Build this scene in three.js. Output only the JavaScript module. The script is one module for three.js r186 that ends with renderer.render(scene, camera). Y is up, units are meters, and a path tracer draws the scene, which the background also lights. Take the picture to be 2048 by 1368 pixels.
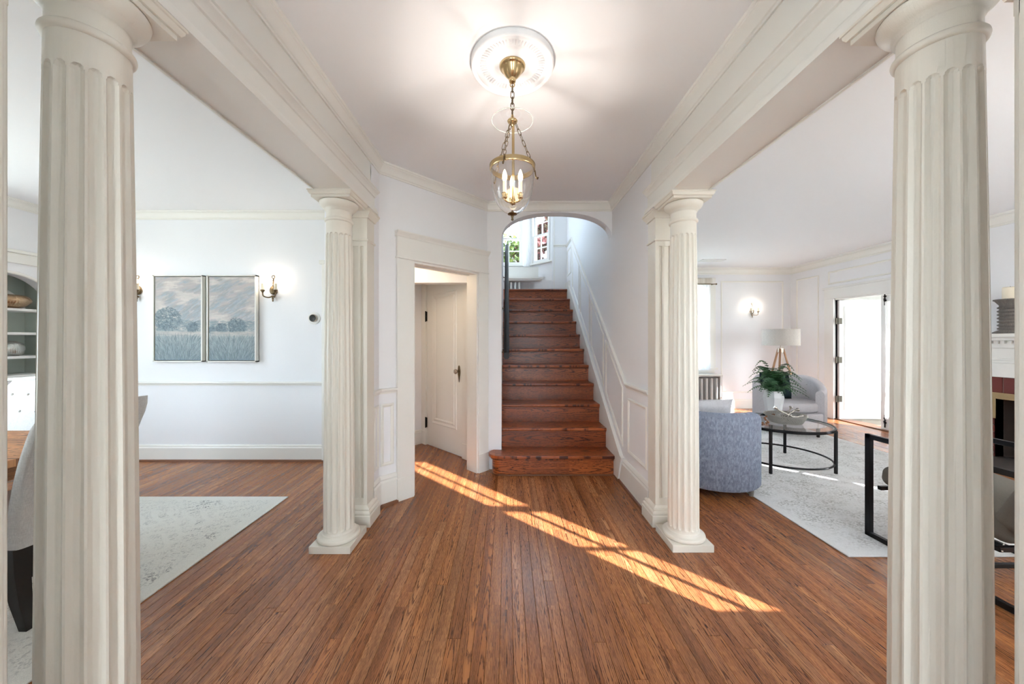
import * as THREE from 'three';
import { RoundedBoxGeometry } from 'three/addons/geometries/RoundedBoxGeometry.js';
import { mergeGeometries, toCreasedNormals } from 'three/addons/utils/BufferGeometryUtils.js';

// ------------------------------------------------------------------ camera, sky, sun, exposure
const scene = new THREE.Scene();
const renderer = new THREE.WebGLRenderer({ antialias: true });
renderer.toneMapping = THREE.LinearToneMapping;
renderer.toneMappingExposure = 1.75;
renderer.shadowMap.enabled = true;
const W = 2048, H = 1368, FOCAL = 710;
const camera = new THREE.PerspectiveCamera(2 * Math.atan(H / 2 / FOCAL) * 180 / Math.PI, W / H, 0.03, 300);
camera.position.set(0, 1.3, 0);
camera.setViewOffset(W, H, 10, 3, W, H);          // the lens axis stands a little left of the middle of the frame
camera.updateProjectionMatrix();

const SKY_LEVEL = 8.2, SUN_LEVEL = 22;
const SUN_TAN = 0.451, SUN_AZ = 1.045;              // rise per metre along the ground; x per z
{
  const w = 256, h = 128, d = new Float32Array(w * h * 4), s = new THREE.Vector3(SUN_AZ, SUN_TAN * Math.hypot(1, SUN_AZ), 1).normalize();
  for (let j = 0; j < h; j++) for (let i = 0; i < w; i++) {
    const el = ((j + 0.5) / h - 0.5) * Math.PI, az = ((i + 0.5) / w - 0.5) * 2 * Math.PI;
    const x = Math.cos(az) * Math.cos(el), y = Math.sin(el), z = Math.sin(az) * Math.cos(el);
    const c = x * s.x + y * s.y + z * s.z, up = Math.max(0, y);
    const blue = Math.min(1, 0.41 + 0.5 * Math.sqrt(up)) * (1 - 0.4 * c);
    const glow = 1 + 0.7 * Math.pow(Math.max(0, c), 4);
    const g = y < 0 ? 0.4 : 1;
    const o = (j * w + i) * 4;
    d[o] = (1.0 - 0.42 * blue) * glow * g; d[o + 1] = (1.0 - 0.2 * blue) * glow * g; d[o + 2] = (0.98 + 0.05 * blue) * glow * g; d[o + 3] = 1;
  }
  const t = new THREE.DataTexture(d, w, h, THREE.RGBAFormat, THREE.FloatType);
  t.mapping = THREE.EquirectangularReflectionMapping; t.magFilter = THREE.LinearFilter; t.needsUpdate = true;
  scene.background = t; scene.backgroundIntensity = SKY_LEVEL; scene.environmentIntensity = SKY_LEVEL;
}
const sun = new THREE.DirectionalLight(0xf8f6fb, SUN_LEVEL);
sun.position.set(SUN_AZ * 20, SUN_TAN * Math.hypot(1, SUN_AZ) * 20, 20);
sun.target.position.set(0, 0, 0);
sun.castShadow = true; sun.shadow.radius = 1;
Object.assign(sun.shadow.camera, { left: -16, right: 16, top: 16, bottom: -16, near: 1, far: 70 });
sun.shadow.mapSize.set(2048, 2048);
scene.add(sun, sun.target);

// ------------------------------------------------------------------ small helpers
function rng(seed) { let s = seed >>> 0; return () => { s = (s + 0x6d2b79f5) | 0; let t = Math.imul(s ^ (s >>> 15), 1 | s); t = (t + Math.imul(t ^ (t >>> 7), 61 | t)) ^ t; return ((t ^ (t >>> 14)) >>> 0) / 4294967296; }; }
const lattice = new Float32Array(65536); { const r = rng(99); for (let i = 0; i < 65536; i++) lattice[i] = r() * 2 - 1; }
function noise(x, y) {                                 // smooth value noise, -1..1
  const ix = Math.floor(x), iy = Math.floor(y), fx = x - ix, fy = y - iy, u = fx * fx * (3 - 2 * fx), v = fy * fy * (3 - 2 * fy);
  const a = (ix & 255) | ((iy & 255) << 8), b = ((ix + 1) & 255) | ((iy & 255) << 8), c = (ix & 255) | (((iy + 1) & 255) << 8), d = ((ix + 1) & 255) | (((iy + 1) & 255) << 8);
  return (lattice[a] * (1 - u) + lattice[b] * u) * (1 - v) + (lattice[c] * (1 - u) + lattice[d] * u) * v;
}
const fbm = (x, y, n = 4) => { let s = 0, a = 0.5; for (let i = 0; i < n; i++) { s += a * noise(x, y); x = x * 2.03 + 17.1; y = y * 2.03 + 5.7; a *= 0.5; } return s; };
const clamp = (x, a = 0, b = 1) => Math.min(b, Math.max(a, x)), lerp = (a, b, t) => a + (b - a) * t, smooth = (a, b, x) => { const t = clamp((x - a) / (b - a)); return t * t * (3 - 2 * t); };
const V = (x, y, z) => new THREE.Vector3(x, y, z);

function texture(w, h, fn, srgb = true) {              // fn(i, j) -> [r, g, b] 0..255 or one value
  const d = new Uint8Array(w * h * 4);
  for (let j = 0; j < h; j++) for (let i = 0; i < w; i++) {
    const c = fn(i, j), o = (j * w + i) * 4;
    if (typeof c === 'number') d[o] = d[o + 1] = d[o + 2] = clamp(c, 0, 255); else { d[o] = clamp(c[0], 0, 255); d[o + 1] = clamp(c[1], 0, 255); d[o + 2] = clamp(c[2], 0, 255); }
    d[o + 3] = 255;
  }
  const t = new THREE.DataTexture(d, w, h);
  t.wrapS = t.wrapT = THREE.RepeatWrapping; t.magFilter = THREE.LinearFilter; t.minFilter = THREE.LinearMipmapLinearFilter; t.generateMipmaps = true;
  if (srgb) t.colorSpace = THREE.SRGBColorSpace;
  t.needsUpdate = true;
  return t;
}
const mat = (color, roughness = 0.6, more = {}) => new THREE.MeshStandardMaterial({ color, roughness, ...more });
const phys = (color, roughness, more = {}) => new THREE.MeshPhysicalMaterial({ color, roughness, ...more });
function mapScale(t, sx, sy = sx) { const c = t.clone(); c.repeat.set(1 / sx, 1 / sy); c.needsUpdate = true; return c; }

// ------------------------------------------------------------------ geometry helpers
function boxUV(g) {                                     // uv in metres, by the way each face looks
  const p = g.attributes.position, n = g.attributes.normal, uv = new Float32Array(p.count * 2);
  for (let i = 0; i < p.count; i++) {
    const ax = Math.abs(n.getX(i)), ay = Math.abs(n.getY(i)), az = Math.abs(n.getZ(i));
    if (ay >= ax && ay >= az) { uv[2 * i] = p.getX(i); uv[2 * i + 1] = p.getZ(i); }
    else if (ax >= az) { uv[2 * i] = p.getZ(i); uv[2 * i + 1] = p.getY(i); }
    else { uv[2 * i] = p.getX(i); uv[2 * i + 1] = p.getY(i); }
  }
  g.setAttribute('uv', new THREE.BufferAttribute(uv, 2));
  return g;
}
function merge(list) {
  const gs = [].concat(list).flat(Infinity).map((g) => { const r = g.index ? g.toNonIndexed() : g; if (!r.attributes.uv) boxUV(r); for (const k of Object.keys(r.attributes)) if (!['position', 'normal', 'uv'].includes(k)) r.deleteAttribute(k); return r; });
  return gs.length === 1 ? gs[0] : mergeGeometries(gs);
}
const box = (x0, x1, y0, y1, z0, z1) => new THREE.BoxGeometry(Math.abs(x1 - x0), Math.abs(y1 - y0), Math.abs(z1 - z0)).translate((x0 + x1) / 2, (y0 + y1) / 2, (z0 + z1) / 2);
const rbox = (x0, x1, y0, y1, z0, z1, r = 0.004, seg = 2) => new RoundedBoxGeometry(Math.abs(x1 - x0), Math.abs(y1 - y0), Math.abs(z1 - z0), seg, r).translate((x0 + x1) / 2, (y0 + y1) / 2, (z0 + z1) / 2);
const lathe = (pts, seg = 40) => new THREE.LatheGeometry(pts.map((p) => new THREE.Vector2(p[0], p[1])), seg);
const tube = (pts, r, seg = 24, rad = 8, closed = false) => new THREE.TubeGeometry(new THREE.CatmullRomCurve3(pts, closed, 'centripetal'), seg, r, rad, closed);
function bar(a, b, w, h = w, up = V(0, 1, 0)) {       // a square bar between two points
  const d = b.clone().sub(a), L = d.length(), z = d.normalize();
  if (Math.abs(z.dot(up)) > 0.98) up = V(0, 0, 1);
  const x = up.clone().cross(z).normalize(), y = z.clone().cross(x);
  return new RoundedBoxGeometry(w, h, L, 1, Math.min(w, h) * 0.12).applyMatrix4(new THREE.Matrix4().makeBasis(x, y, z).setPosition(a.clone().add(b).multiplyScalar(0.5)));
}
function rod(a, b, r0, r1 = r0, seg = 10) {            // a round bar between two points
  const d = b.clone().sub(a), L = d.length();
  return new THREE.CylinderGeometry(r1, r0, L, seg).applyQuaternion(new THREE.Quaternion().setFromUnitVectors(V(0, 1, 0), d.normalize())).translate((a.x + b.x) / 2, (a.y + b.y) / 2, (a.z + b.z) / 2);
}
// A moulding: profile [out, up] carried along a path of [x, z] corners with mitres. The room lies on the side e x up of each run.
function moulding(profile, path, y, closed = false) {
  const n = path.length, at = [], out = [];
  const nrm = (a, b) => { const dx = b[0] - a[0], dz = b[1] - a[1], l = Math.hypot(dx, dz); return [-dz / l, dx / l]; };
  for (let i = 0; i < n; i++) {
    const prev = closed || i > 0 ? nrm(path[(i + n - 1) % n], path[i]) : null, next = closed || i < n - 1 ? nrm(path[i], path[(i + 1) % n]) : null;
    const a = prev ?? next, b = next ?? prev, k = 1 + a[0] * b[0] + a[1] * b[1];
    at.push([(a[0] + b[0]) / k, (a[1] + b[1]) / k]);
  }
  const yy = Array.isArray(y) ? y : null;
  const P = (i, k) => V(path[i][0] + at[i][0] * profile[k][0], (yy ? yy[i] : y) + profile[k][1], path[i][1] + at[i][1] * profile[k][0]);
  const quad = (a, b, c, d) => out.push(a, b, c, a, c, d);
  for (let i = 0; i < (closed ? n : n - 1); i++) { const j = (i + 1) % n; for (let k = 0; k < profile.length - 1; k++) quad(P(i, k), P(j, k), P(j, k + 1), P(i, k + 1)); }
  if (!closed) for (const [i, f] of [[0, 1], [n - 1, 0]]) for (let k = 1; k < profile.length - 1; k++) { const t = [P(i, 0), P(i, k), P(i, k + 1)]; if (f) t.reverse(); out.push(...(f ? t.reverse() : t.reverse())); }
  const g = new THREE.BufferGeometry().setFromPoints(out);
  g.computeVertexNormals();
  return boxUV(toCreasedNormals(g, 0.5));
}
// A wall from a to b ([x, z]) with holes [u0, u1, v0, v1] (v0 <= y0: a doorway); its face looks to the side e x up.
function wall(a, b, y0, y1, thick, holes = [], arch = null) {
  const L = Math.hypot(b[0] - a[0], b[1] - a[1]), s = new THREE.Shape();
  s.moveTo(0, y0);
  for (const h of holes.filter((h) => h[2] <= y0).sort((p, q) => p[0] - q[0])) { s.lineTo(h[0], y0); s.lineTo(h[0], h[3]); s.lineTo(h[1], h[3]); s.lineTo(h[1], y0); }
  if (arch) for (const p of arch) s.lineTo(p[0], p[1]); else s.lineTo(L, y0);
  s.lineTo(L, y1); s.lineTo(0, y1); s.closePath();
  for (const h of holes.filter((h) => h[2] > y0)) {
    const p = new THREE.Path();
    if (h[4]) { const c = (h[0] + h[1]) / 2, r = (h[1] - h[0]) / 2, rise = h[4]; p.moveTo(h[0], h[2]); p.lineTo(h[0], h[3] - rise); for (let k = 1; k < 24; k++) { const t = Math.PI - Math.PI * k / 24; p.lineTo(c + r * Math.cos(t), h[3] - rise + rise * Math.sin(t)); } p.lineTo(h[1], h[3] - rise); p.lineTo(h[1], h[2]); p.closePath(); }
    else { p.moveTo(h[0], h[2]); p.lineTo(h[0], h[3]); p.lineTo(h[1], h[3]); p.lineTo(h[1], h[2]); p.closePath(); }
    s.holes.push(p);
  }
  const e = V((b[0] - a[0]) / L, 0, (b[1] - a[1]) / L), n = e.clone().cross(V(0, 1, 0));
  return new THREE.ExtrudeGeometry(s, { depth: thick, bevelEnabled: false, curveSegments: 24 }).translate(0, 0, -thick).applyMatrix4(new THREE.Matrix4().makeBasis(e, V(0, 1, 0), n).setPosition(a[0], 0, a[1]));
}
function loft(rows, closedRow = true, capEnds = false, crease = 1.0) {   // rows of Vector3, the same count in each
  const out = [], n = rows[0].length, uv = [];
  const quad = (a, b, c, d) => out.push(a, b, c, a, c, d);
  for (let i = 0; i < rows.length - 1; i++) for (let k = 0; k < (closedRow ? n : n - 1); k++) { const m = (k + 1) % n; quad(rows[i][k], rows[i][m], rows[i + 1][m], rows[i + 1][k]); }
  if (capEnds) for (const [r, f] of [[rows[0], 0], [rows[rows.length - 1], 1]]) { const c = V(0, 0, 0); r.forEach((p) => c.add(p)); c.multiplyScalar(1 / n); for (let k = 0; k < n; k++) { const m = (k + 1) % n; f ? out.push(c, r[k], r[m]) : out.push(c, r[m], r[k]); } }
  const g = new THREE.BufferGeometry().setFromPoints(out);
  g.computeVertexNormals();
  return boxUV(toCreasedNormals(g, crease));
}
function pillowShape(w, h, t, n = 20) {                 // a stuffed cushion standing in the xy plane
  const side = (s) => { const rows = []; for (let j = 0; j <= n; j++) { const row = []; for (let i = 0; i <= n; i++) { const u = i / n * 2 - 1, v = j / n * 2 - 1, f = Math.sqrt(Math.max(0, (1 - u ** 4) * (1 - v ** 4))), k = 1 - 0.07 * (1 - Math.abs(u * u * v * v)) * (Math.abs(u) ** 6 + Math.abs(v) ** 6) ; row.push(V(u * w / 2 * k, v * h / 2 * k, s * t / 2 * f)); } rows.push(s > 0 ? row : row.reverse()); } return loft(rows, false, false, 1.2); };
  return merge([side(1), side(-1)]);
}

// ------------------------------------------------------------------ naming, things and parts
const used = {};
function numbered(name) { used[name] = (used[name] ?? -1) + 1; return used[name] ? `${name}_${String(used[name]).padStart(3, '0')}` : name; }
function lit(o) { o.castShadow = true; o.receiveShadow = true; return o; }
function part(name, geometry, material, parent, label) {
  const g = merge(geometry);
  if (material.map || material.bumpMap || material.roughnessMap) if (!g.attributes.uv) boxUV(g);
  const m = lit(new THREE.Mesh(g, material));
  m.name = name; parent.add(m);
  if (label) m.userData.label = label;
  return m;
}
function partNumbered(name, geometry, material, parent, label) { const k = parent.children.filter((c) => c.name === name || c.name.startsWith(name + '_0')).length; return part(k ? `${name}_${String(k).padStart(3, '0')}` : name, geometry, material, parent, label); }
function thing(name, label, category, pos = [0, 0, 0], turn = 0, group) {
  const o = new THREE.Group(); o.name = numbered(name); o.position.set(...pos); o.rotation.y = turn;
  o.userData = { label, category }; if (group) o.userData.group = group;
  scene.add(o); return o;
}
function struct(name, geometry, material, label, category) {
  const m = lit(new THREE.Mesh(merge(geometry), material)); m.name = numbered(name); m.userData = { kind: 'structure', label, category }; scene.add(m); return m;
}
function structGroup(name, label, category, pos = [0, 0, 0], turn = 0) { const o = new THREE.Group(); o.name = numbered(name); o.position.set(...pos); o.rotation.y = turn; o.userData = { kind: 'structure', label, category }; scene.add(o); return o; }
function copy(o, label, pos, turn) { const c = o.clone(); c.name = numbered(o.name.replace(/_\d{3}$/, '')); c.userData = { ...o.userData, label }; if (pos) c.position.set(...pos); if (turn !== undefined) c.rotation.y = turn; scene.add(c); return c; }

// ------------------------------------------------------------------ materials
const brushed = texture(256, 256, (i, j) => 128 + 70 * fbm(i / 4, j / 60, 3) + 40 * noise(i / 2, j / 2), false);
const rolled = texture(256, 256, (i, j) => 128 + 90 * fbm(i / 3, j / 3, 3), false);
const M = {};
M.wall = mat(0xf6f6f7, 0.75, { bumpMap: mapScale(rolled, 0.35), bumpScale: 0.0003 });
M.ceiling = mat(0xfafafb, 0.85, { bumpMap: mapScale(rolled, 0.5), bumpScale: 0.0003 });
M.trim = mat(0xf4f2eb, 0.36, { bumpMap: mapScale(brushed, 0.16, 0.5), bumpScale: 0.0003 });
M.column = mat(0xefe9dc, 0.34, { bumpMap: mapScale(brushed, 0.2, 0.6), bumpScale: 0.0004 });
M.white = mat(0xf3f2ee, 0.4);
M.niche = mat(0xc9d2c8, 0.6);
M.dark = mat(0x0a0908, 0.9);
M.blackMetal = mat(0x101114, 0.42, { metalness: 0.4 });
M.blackWood = mat(0x14110f, 0.5);
M.brass = mat(0xd2b98c, 0.2, { metalness: 1 });
M.oldBrass = mat(0x74644c, 0.32, { metalness: 1 });
M.silver = mat(0xcfcac2, 0.18, { metalness: 1 });
M.nickel = mat(0xb7aea0, 0.25, { metalness: 1 });
M.pane = phys(0xffffff, 0.0, { transmission: 1, thickness: 0, ior: 1.45 });
M.clearGlass = phys(0xffffff, 0.0, { transmission: 1, thickness: 0, ior: 1.5 });
M.lined = phys(0xf6f4f0, 1, { transmission: 0.27, thickness: 0, side: THREE.DoubleSide });
M.bowlGlass = phys(0xffffff, 0.0, { transmission: 1, thickness: 0.003, ior: 1.45 });
M.sheer = phys(0xfafafa, 1, { transmission: 0.55, thickness: 0, side: THREE.DoubleSide });
M.candle = mat(0xf6ead2, 0.5);

// Oak: sixteen different boards side by side in one picture, each 2.4 m long and 57 mm wide
const OAK_N = 16;
const oakData = (() => {
  const w = 2048, h = 1024, d = new Float32Array(w * h), strip = h / OAK_N;
  for (let k = 0; k < OAK_N; k++) {
    const r = rng(1000 + k * 7), plain = k % 4 !== 3, x0 = r() * 2.4, c0 = (r() - 0.5) * 0.03, fr = 1 / (0.0034 + r() * 0.0026), lean = (r() - 0.5) * 0.01, o = k * 31.7, rate = 0.010 + r() * 0.017, far = 0.006 + r() * 0.05;
    for (let j = 0; j < strip; j++) for (let i = 0; i < w; i++) {
      const x = i / w * 2.4, y = (j / strip - 0.5) * 0.057;
      let f;
      if (plain) { const dx = ((x - x0 + 3.6) % 2.4) - 1.2, dep = 0.002 + Math.abs(dx) * rate + 0.006 * noise(x * 2.2 + o, o) + 0.0022 * noise(x * 9 + o, y * 60), yy = y - c0 - lean * dx - 0.004 * noise(x * 1.7, o + 9); f = Math.sqrt(yy * yy + dep * dep) * fr; }
      else f = (y + far + 0.0025 * noise(x * 1.6 + o, 3) + 0.0012 * noise(x * 6 + o, y * 90)) * fr * 1.25;
      f += 0.12 * noise(x * 30 + o, y * 700);
      const ph = f - Math.floor(f), early = smooth(0.0, 0.07, ph) * (1 - smooth(0.2, 0.5, ph));
      const pore = smooth(-0.3, 0.25, noise(x * 55 + o, y * 2300 + o)) , fine = noise(x * 26 + o * 2, y * 2600), slow = fbm(x * 1.4 + o, y * 45 + o, 2);
      d[(k * strip + j) * w + i] = clamp(0.95 * early * (0.15 + 0.9 * pore) + 0.15 * Math.max(0, fine) + 0.3 * slow + 0.1, 0, 1);
    }
  }
  return { w, h, d };
})();
const oakTone = (light, dark) => texture(oakData.w, oakData.h, (i, j) => { const v = oakData.d[j * oakData.w + i]; return [0, 1, 2].map((c) => lerp(light[c], dark[c], v)); });
const oakFloor = oakTone([202, 138, 90], [80, 43, 24]);
const oakBump = texture(1024, 512, (i, j) => 255 * (1 - oakData.d[(j * 2) * oakData.w + i * 2]), false);
M.boards = [0xffffff, 0xf0e8e2, 0xfaeede, 0xe6dad2, 0xfff6ea, 0xdccec4, 0xf4e4d4].map((c) => mat(c, 0.24, { map: oakFloor, bumpMap: oakBump, bumpScale: 0.0004 }));
M.stairOak = [0xe2b294, 0xd6a486, 0xecbc9c, 0xc89678].map((c) => mat(c, 0.28, { map: oakFloor, bumpMap: oakBump, bumpScale: 0.0004 }));
M.shoe = mat(0x7a4a2c, 0.35);
// uv of a board: along its length on u, one of the sixteen strips on v
function boardUV(g, axis, across, k, u0, y0, width = 0.057) {
  const p = g.attributes.position, uv = new Float32Array(p.count * 2), get = (i, c) => (c === 'x' ? p.getX(i) : c === 'y' ? p.getY(i) : p.getZ(i));
  for (let i = 0; i < p.count; i++) { uv[2 * i] = u0 + get(i, axis) / 2.4; uv[2 * i + 1] = (k + 0.03 + 0.94 * clamp((get(i, across) - y0) / width)) / OAK_N; }
  g.setAttribute('uv', new THREE.BufferAttribute(uv, 2));
  return g;
}
const weave = texture(256, 256, (i, j) => 128 + 60 * Math.sin(i * Math.PI / 4) * Math.sin(j * Math.PI / 4) + 50 * noise(i / 3, j / 1.5), false);
const linenMap = texture(256, 256, (i, j) => { const v = 232 + 12 * noise(i / 1.2, j / 20) + 12 * noise(i / 20, j / 1.2); return [v, v - 1, v - 3]; });
const fabric = (c, more = {}) => mat(c, 0.95, { map: mapScale(linenMap, 0.14), bumpMap: mapScale(weave, 0.12), bumpScale: 0.0006, ...more });
M.linenWhite = fabric(0xf4f3f1);
M.linenBeige = fabric(0xbdb5a8);
M.linenLilac = fabric(0xe9e6ec);
M.linenGrey = fabric(0x8b867d);
M.teal = fabric(0x1b343a);
M.cushionWhite = fabric(0xe6e5ea);
const velvetMap = texture(512, 512, (i, j) => { const v = fbm(i / 12, j / 26, 4) * 1.25 + 0.4 * noise(i / 3, j / 5); return [142 + 30 * v, 150 + 30 * v, 168 + 31 * v]; });
M.velvet = phys(0xffffff, 0.85, { map: mapScale(velvetMap, 0.4), sheen: 0.6, sheenColor: new THREE.Color(0x9fb0cc), sheenRoughness: 0.5, bumpMap: mapScale(rolled, 0.1), bumpScale: 0.0012 });

// ------------------------------------------------------------------ the floor: oak strips running away from the camera
{
  const floor = structGroup('floor', 'polished brown oak strip floor running toward the staircase', 'floor');
  part('subfloor', box(-5.2, 5.44, -0.2, -0.022, -6.95, 1.8), mat(0x8a6a4c, 0.9), floor);
  const r = rng(5), BW = 0.0572, list = [];
  const zMin = (x) => (x < -1.9 ? -3.9 : x < -0.08 ? -4.75 : x < 1.08 ? -3.75 : -6.88);
  const zMax = (x) => (x > -1.3 && x < 1.35 ? 1.7 : -0.45);
  const count = Math.floor((5.44 + 4.95) / BW);
  for (let c = 0; c < count; c++) {
    const x0 = -4.95 + c * BW, xm = x0 + BW / 2;
    let z = zMax(xm);
    const end = zMin(xm);
    z -= 0;
    let first = true;
    while (z > end + 0.02) {
      let L = 0.7 + r() * 2.0; if (first) { L *= 0.3 + 0.7 * r(); first = false; }
      const z1 = Math.max(end, z - L), zn = z1 - end < 0.25 ? end : z1;
      list.push({ x0, z0: zn, z1: z, k: Math.floor(r() * OAK_N), u: r(), m: Math.floor(r() * M.boards.length), lift: (r() - 0.5) * 0.0004 });
      z = zn;
    }
  }
  const area = (b) => {                                  // how large a board shows in the photograph
    const pr = (x, z) => { const d = Math.max(0.25, -z); return [1014 + 710 * x / d, 681 + 923 / d]; };
    let s = 0; const zs = [Math.min(b.z1, -1.3), b.z0]; if (zs[0] <= zs[1]) return 0;
    for (let q = 0; q < 4; q++) { const za = lerp(zs[0], zs[1], q / 4), zb = lerp(zs[0], zs[1], (q + 1) / 4), [xa, ya] = pr(b.x0, za), [xb, yb] = pr(b.x0, zb), w = 710 * BW / -((za + zb) / 2); if (Math.min(xa, xb) < 2040 && Math.max(xa, xb) > 5) s += w * Math.abs(ya - yb); }
    return s;
  };
  list.forEach((b) => { b.a = area(b); });
  list.sort((p, q) => q.a - p.a);
  const plank = (b) => {
    const g = 0.0005, c = 0.0011, x0 = b.x0 + g, x1 = b.x0 + BW - g, z0 = b.z0 + g, z1 = b.z1 - g, t = b.lift, s = -0.0022, out = [];
    const A = [V(x0 + c, t, z0 + c), V(x1 - c, t, z0 + c), V(x1 - c, t, z1 - c), V(x0 + c, t, z1 - c)], B = [V(x0, t - c, z0), V(x1, t - c, z0), V(x1, t - c, z1), V(x0, t - c, z1)], C = B.map((p) => V(p.x, -0.02, p.z));
    const quad = (p, q, r2, s2) => out.push(p, r2, q, p, s2, r2);
    quad(A[0], A[1], A[2], A[3]);
    for (let i = 0; i < 4; i++) { const j = (i + 1) % 4; quad(A[j], A[i], B[i], B[j]); quad(B[j], B[i], C[i], C[j]); }
    const geo = new THREE.BufferGeometry().setFromPoints(out); geo.computeVertexNormals();
    return boardUV(geo, 'z', 'x', b.k, b.u, b.x0);
  };
  list.slice(0, 300).forEach((b, i) => part(i ? `plank_${String(i).padStart(3, '0')}` : 'plank', plank(b), M.boards[b.m], floor));
  for (let m = 0; m < M.boards.length; m++) { const rest = list.slice(300).filter((b) => b.m === m); const o = part(m ? `far_planks_00${m}` : 'far_planks', rest.map(plank), M.boards[m], floor); o.userData.kind = 'stuff'; }
}

// ------------------------------------------------------------------ walls and ceilings
const CEIL = 2.69, ZF = -0.57, ZB = -3.584;
const LX = -1.0, RX = 1.06;
const wd = struct('wall_dining_back', wall([-4.85, -3.83], [-1.88, -3.83], 0, CEIL, 0.14), M.wall, 'white dining room wall behind the two paintings', 'wall');
struct('wall_dining_left', wall([-4.85, ZF], [-4.85, -3.83], 0, CEIL, 0.14, [[0.25, 2.15, 0.6, 2.4], [2.49, 3.25, 0.9, 1.97, 0.3]]), M.wall, 'white dining room wall with the arched shelf niche', 'wall');
struct('wall_dining_front', wall([-1.15, ZF], [-4.85, ZF], 0, CEIL, 0.14, [[1.55, 2.55, 0.6, 2.0]]), M.wall, 'white front wall of the dining room', 'wall');
struct('wall_dining_right', [wall([-1.9, -3.97], [-1.9, -3.7], 0, CEIL, 0.05), wall([-1.9, -3.7], [-1.15, -2.95], 0, CEIL, 0.05), wall([-1.15, -2.95], [-1.15, -2.6], 0, CEIL, 0.1)], M.wall, 'white wall between dining room and hall', 'wall');
const OP0 = 0.293, OP1 = 1.008, OPH = 1.965;            // the pocket doorway in the slanted wall
struct('wall_foyer_angled', wall([LX, -2.77], [-0.2, ZB], 0, CEIL, 0.13, [[OP0 - 0.05, OP1, 0, OPH]]), M.wall, 'slanted white foyer wall with the pocket doorway', 'wall');
struct('wall_foyer_left', wall([LX, -2.6], [LX, -2.772], 0, CEIL, 0.15), M.wall, 'short white foyer wall beside the fluted pilaster', 'wall');
{
  const arch = [[0.145, 0]], c = 0.7025, r = 0.5575, spring = 2.32, rise = 0.272;
  for (let k = 0; k <= 36; k++) { const t = Math.PI - Math.PI * k / 36, e = 2 / 2.35; arch.push([c + r * Math.sign(Math.cos(t)) * Math.pow(Math.abs(Math.cos(t)), e), spring + rise * Math.pow(Math.max(0, Math.sin(t)), e)]); }
  arch[arch.length - 1][0] = 1.2599;
  struct('wall_stair_arch', [wall([-0.2, ZB], [RX, ZB], 0, 3.0, 0.12, [], arch), box(-1.4, RX + 0.13, 3.0, 5.0, ZB - 0.12, ZB)], M.wall, 'white wall with the flattened arch over the stairs', 'wall');
}
const stairWall = struct('wall_stair_right', wall([RX, -6.42], [RX, -2.6], 0, 5.0, 0.13), M.wall, 'long white wall rising beside the stairs', 'wall');
struct('wall_stair_left', [box(-0.16, -0.06, 0, 3.15, -6.0, ZB - 0.05), box(-0.16, -0.06, 3.15, 5.0, -3.9, ZB - 0.05)], M.wall, 'white wall on the handrail side of the stairs', 'wall');
struct('wall_landing_left', [wall([-1.3, ZB - 0.1], [-1.3, -6.9], 1.9, 5.0, 0.1, [[0.7, 1.7, 3.4, 4.5]]), box(-1.4, -0.06, 1.9, 5.0, -3.8, ZB - 0.1)], M.wall, 'white wall at the far side of the landing', 'wall');
struct('wall_living_back', wall([1.1, -6.81], [5.58, -6.81], 0, CEIL, 0.14, [[1.45, 2.78, 0.78, 2.36]]), M.wall, 'white living room wall with sconce and curtained window', 'wall');
struct('wall_living_left', box(RX, 1.19, 0, CEIL, -6.81, -6.4), M.wall, 'white living room wall behind the stairs', 'wall');
struct('wall_living_right', wall([5.44, -6.81], [5.44, ZF], 0, CEIL, 0.14, [[0.93, 2.3, 0, 1.995], [2.86, 3.92, 0, 0.70], [5.51, 6.01, 0.85, 2.2]]), M.wall, 'white living room wall with the glazed double doors', 'wall');
struct('wall_living_front', wall([5.58, ZF], [1.17, ZF], 0, CEIL, 0.14, [[5.58 - 2.69, 5.58 - 2.18, 0.7, 2.25], [5.58 - 5.2, 5.58 - 3.0, 0.6, 2.4]]), M.wall, 'white front wall of the living room', 'wall');
struct('wall_vestibule', [box(-1.3, -1.14, 0, CEIL, ZF + 0.14, 1.6), box(1.18, 1.34, 0, CEIL, ZF + 0.14, 1.6), wall([1.2, 1.5], [-1.2, 1.5], 0, CEIL, 0.14, [[0.25, 2.15, 0, 2.3]])], M.wall, 'white vestibule walls around the front entrance', 'wall');
struct('ceiling_foyer', [box(-1.15, 1.2, CEIL, CEIL + 0.3, ZB - 0.12, 1.64)], M.ceiling, 'white foyer ceiling around the plaster medallion', 'ceiling');
struct('ceiling_dining', [box(-5.0, -1.15, CEIL, CEIL + 0.3, -3.97, ZF + 0.14)], M.ceiling, 'white dining room ceiling', 'ceiling');
struct('ceiling_living', [box(1.19, 5.58, CEIL, CEIL + 0.3, -6.95, ZF + 0.14)], M.ceiling, 'white living room ceiling', 'ceiling');
struct('ceiling_stair', [box(-1.5, 1.3, 5.0, 5.2, -7.2, ZB)], M.ceiling, 'white ceiling high above the stairs', 'ceiling');

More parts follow.
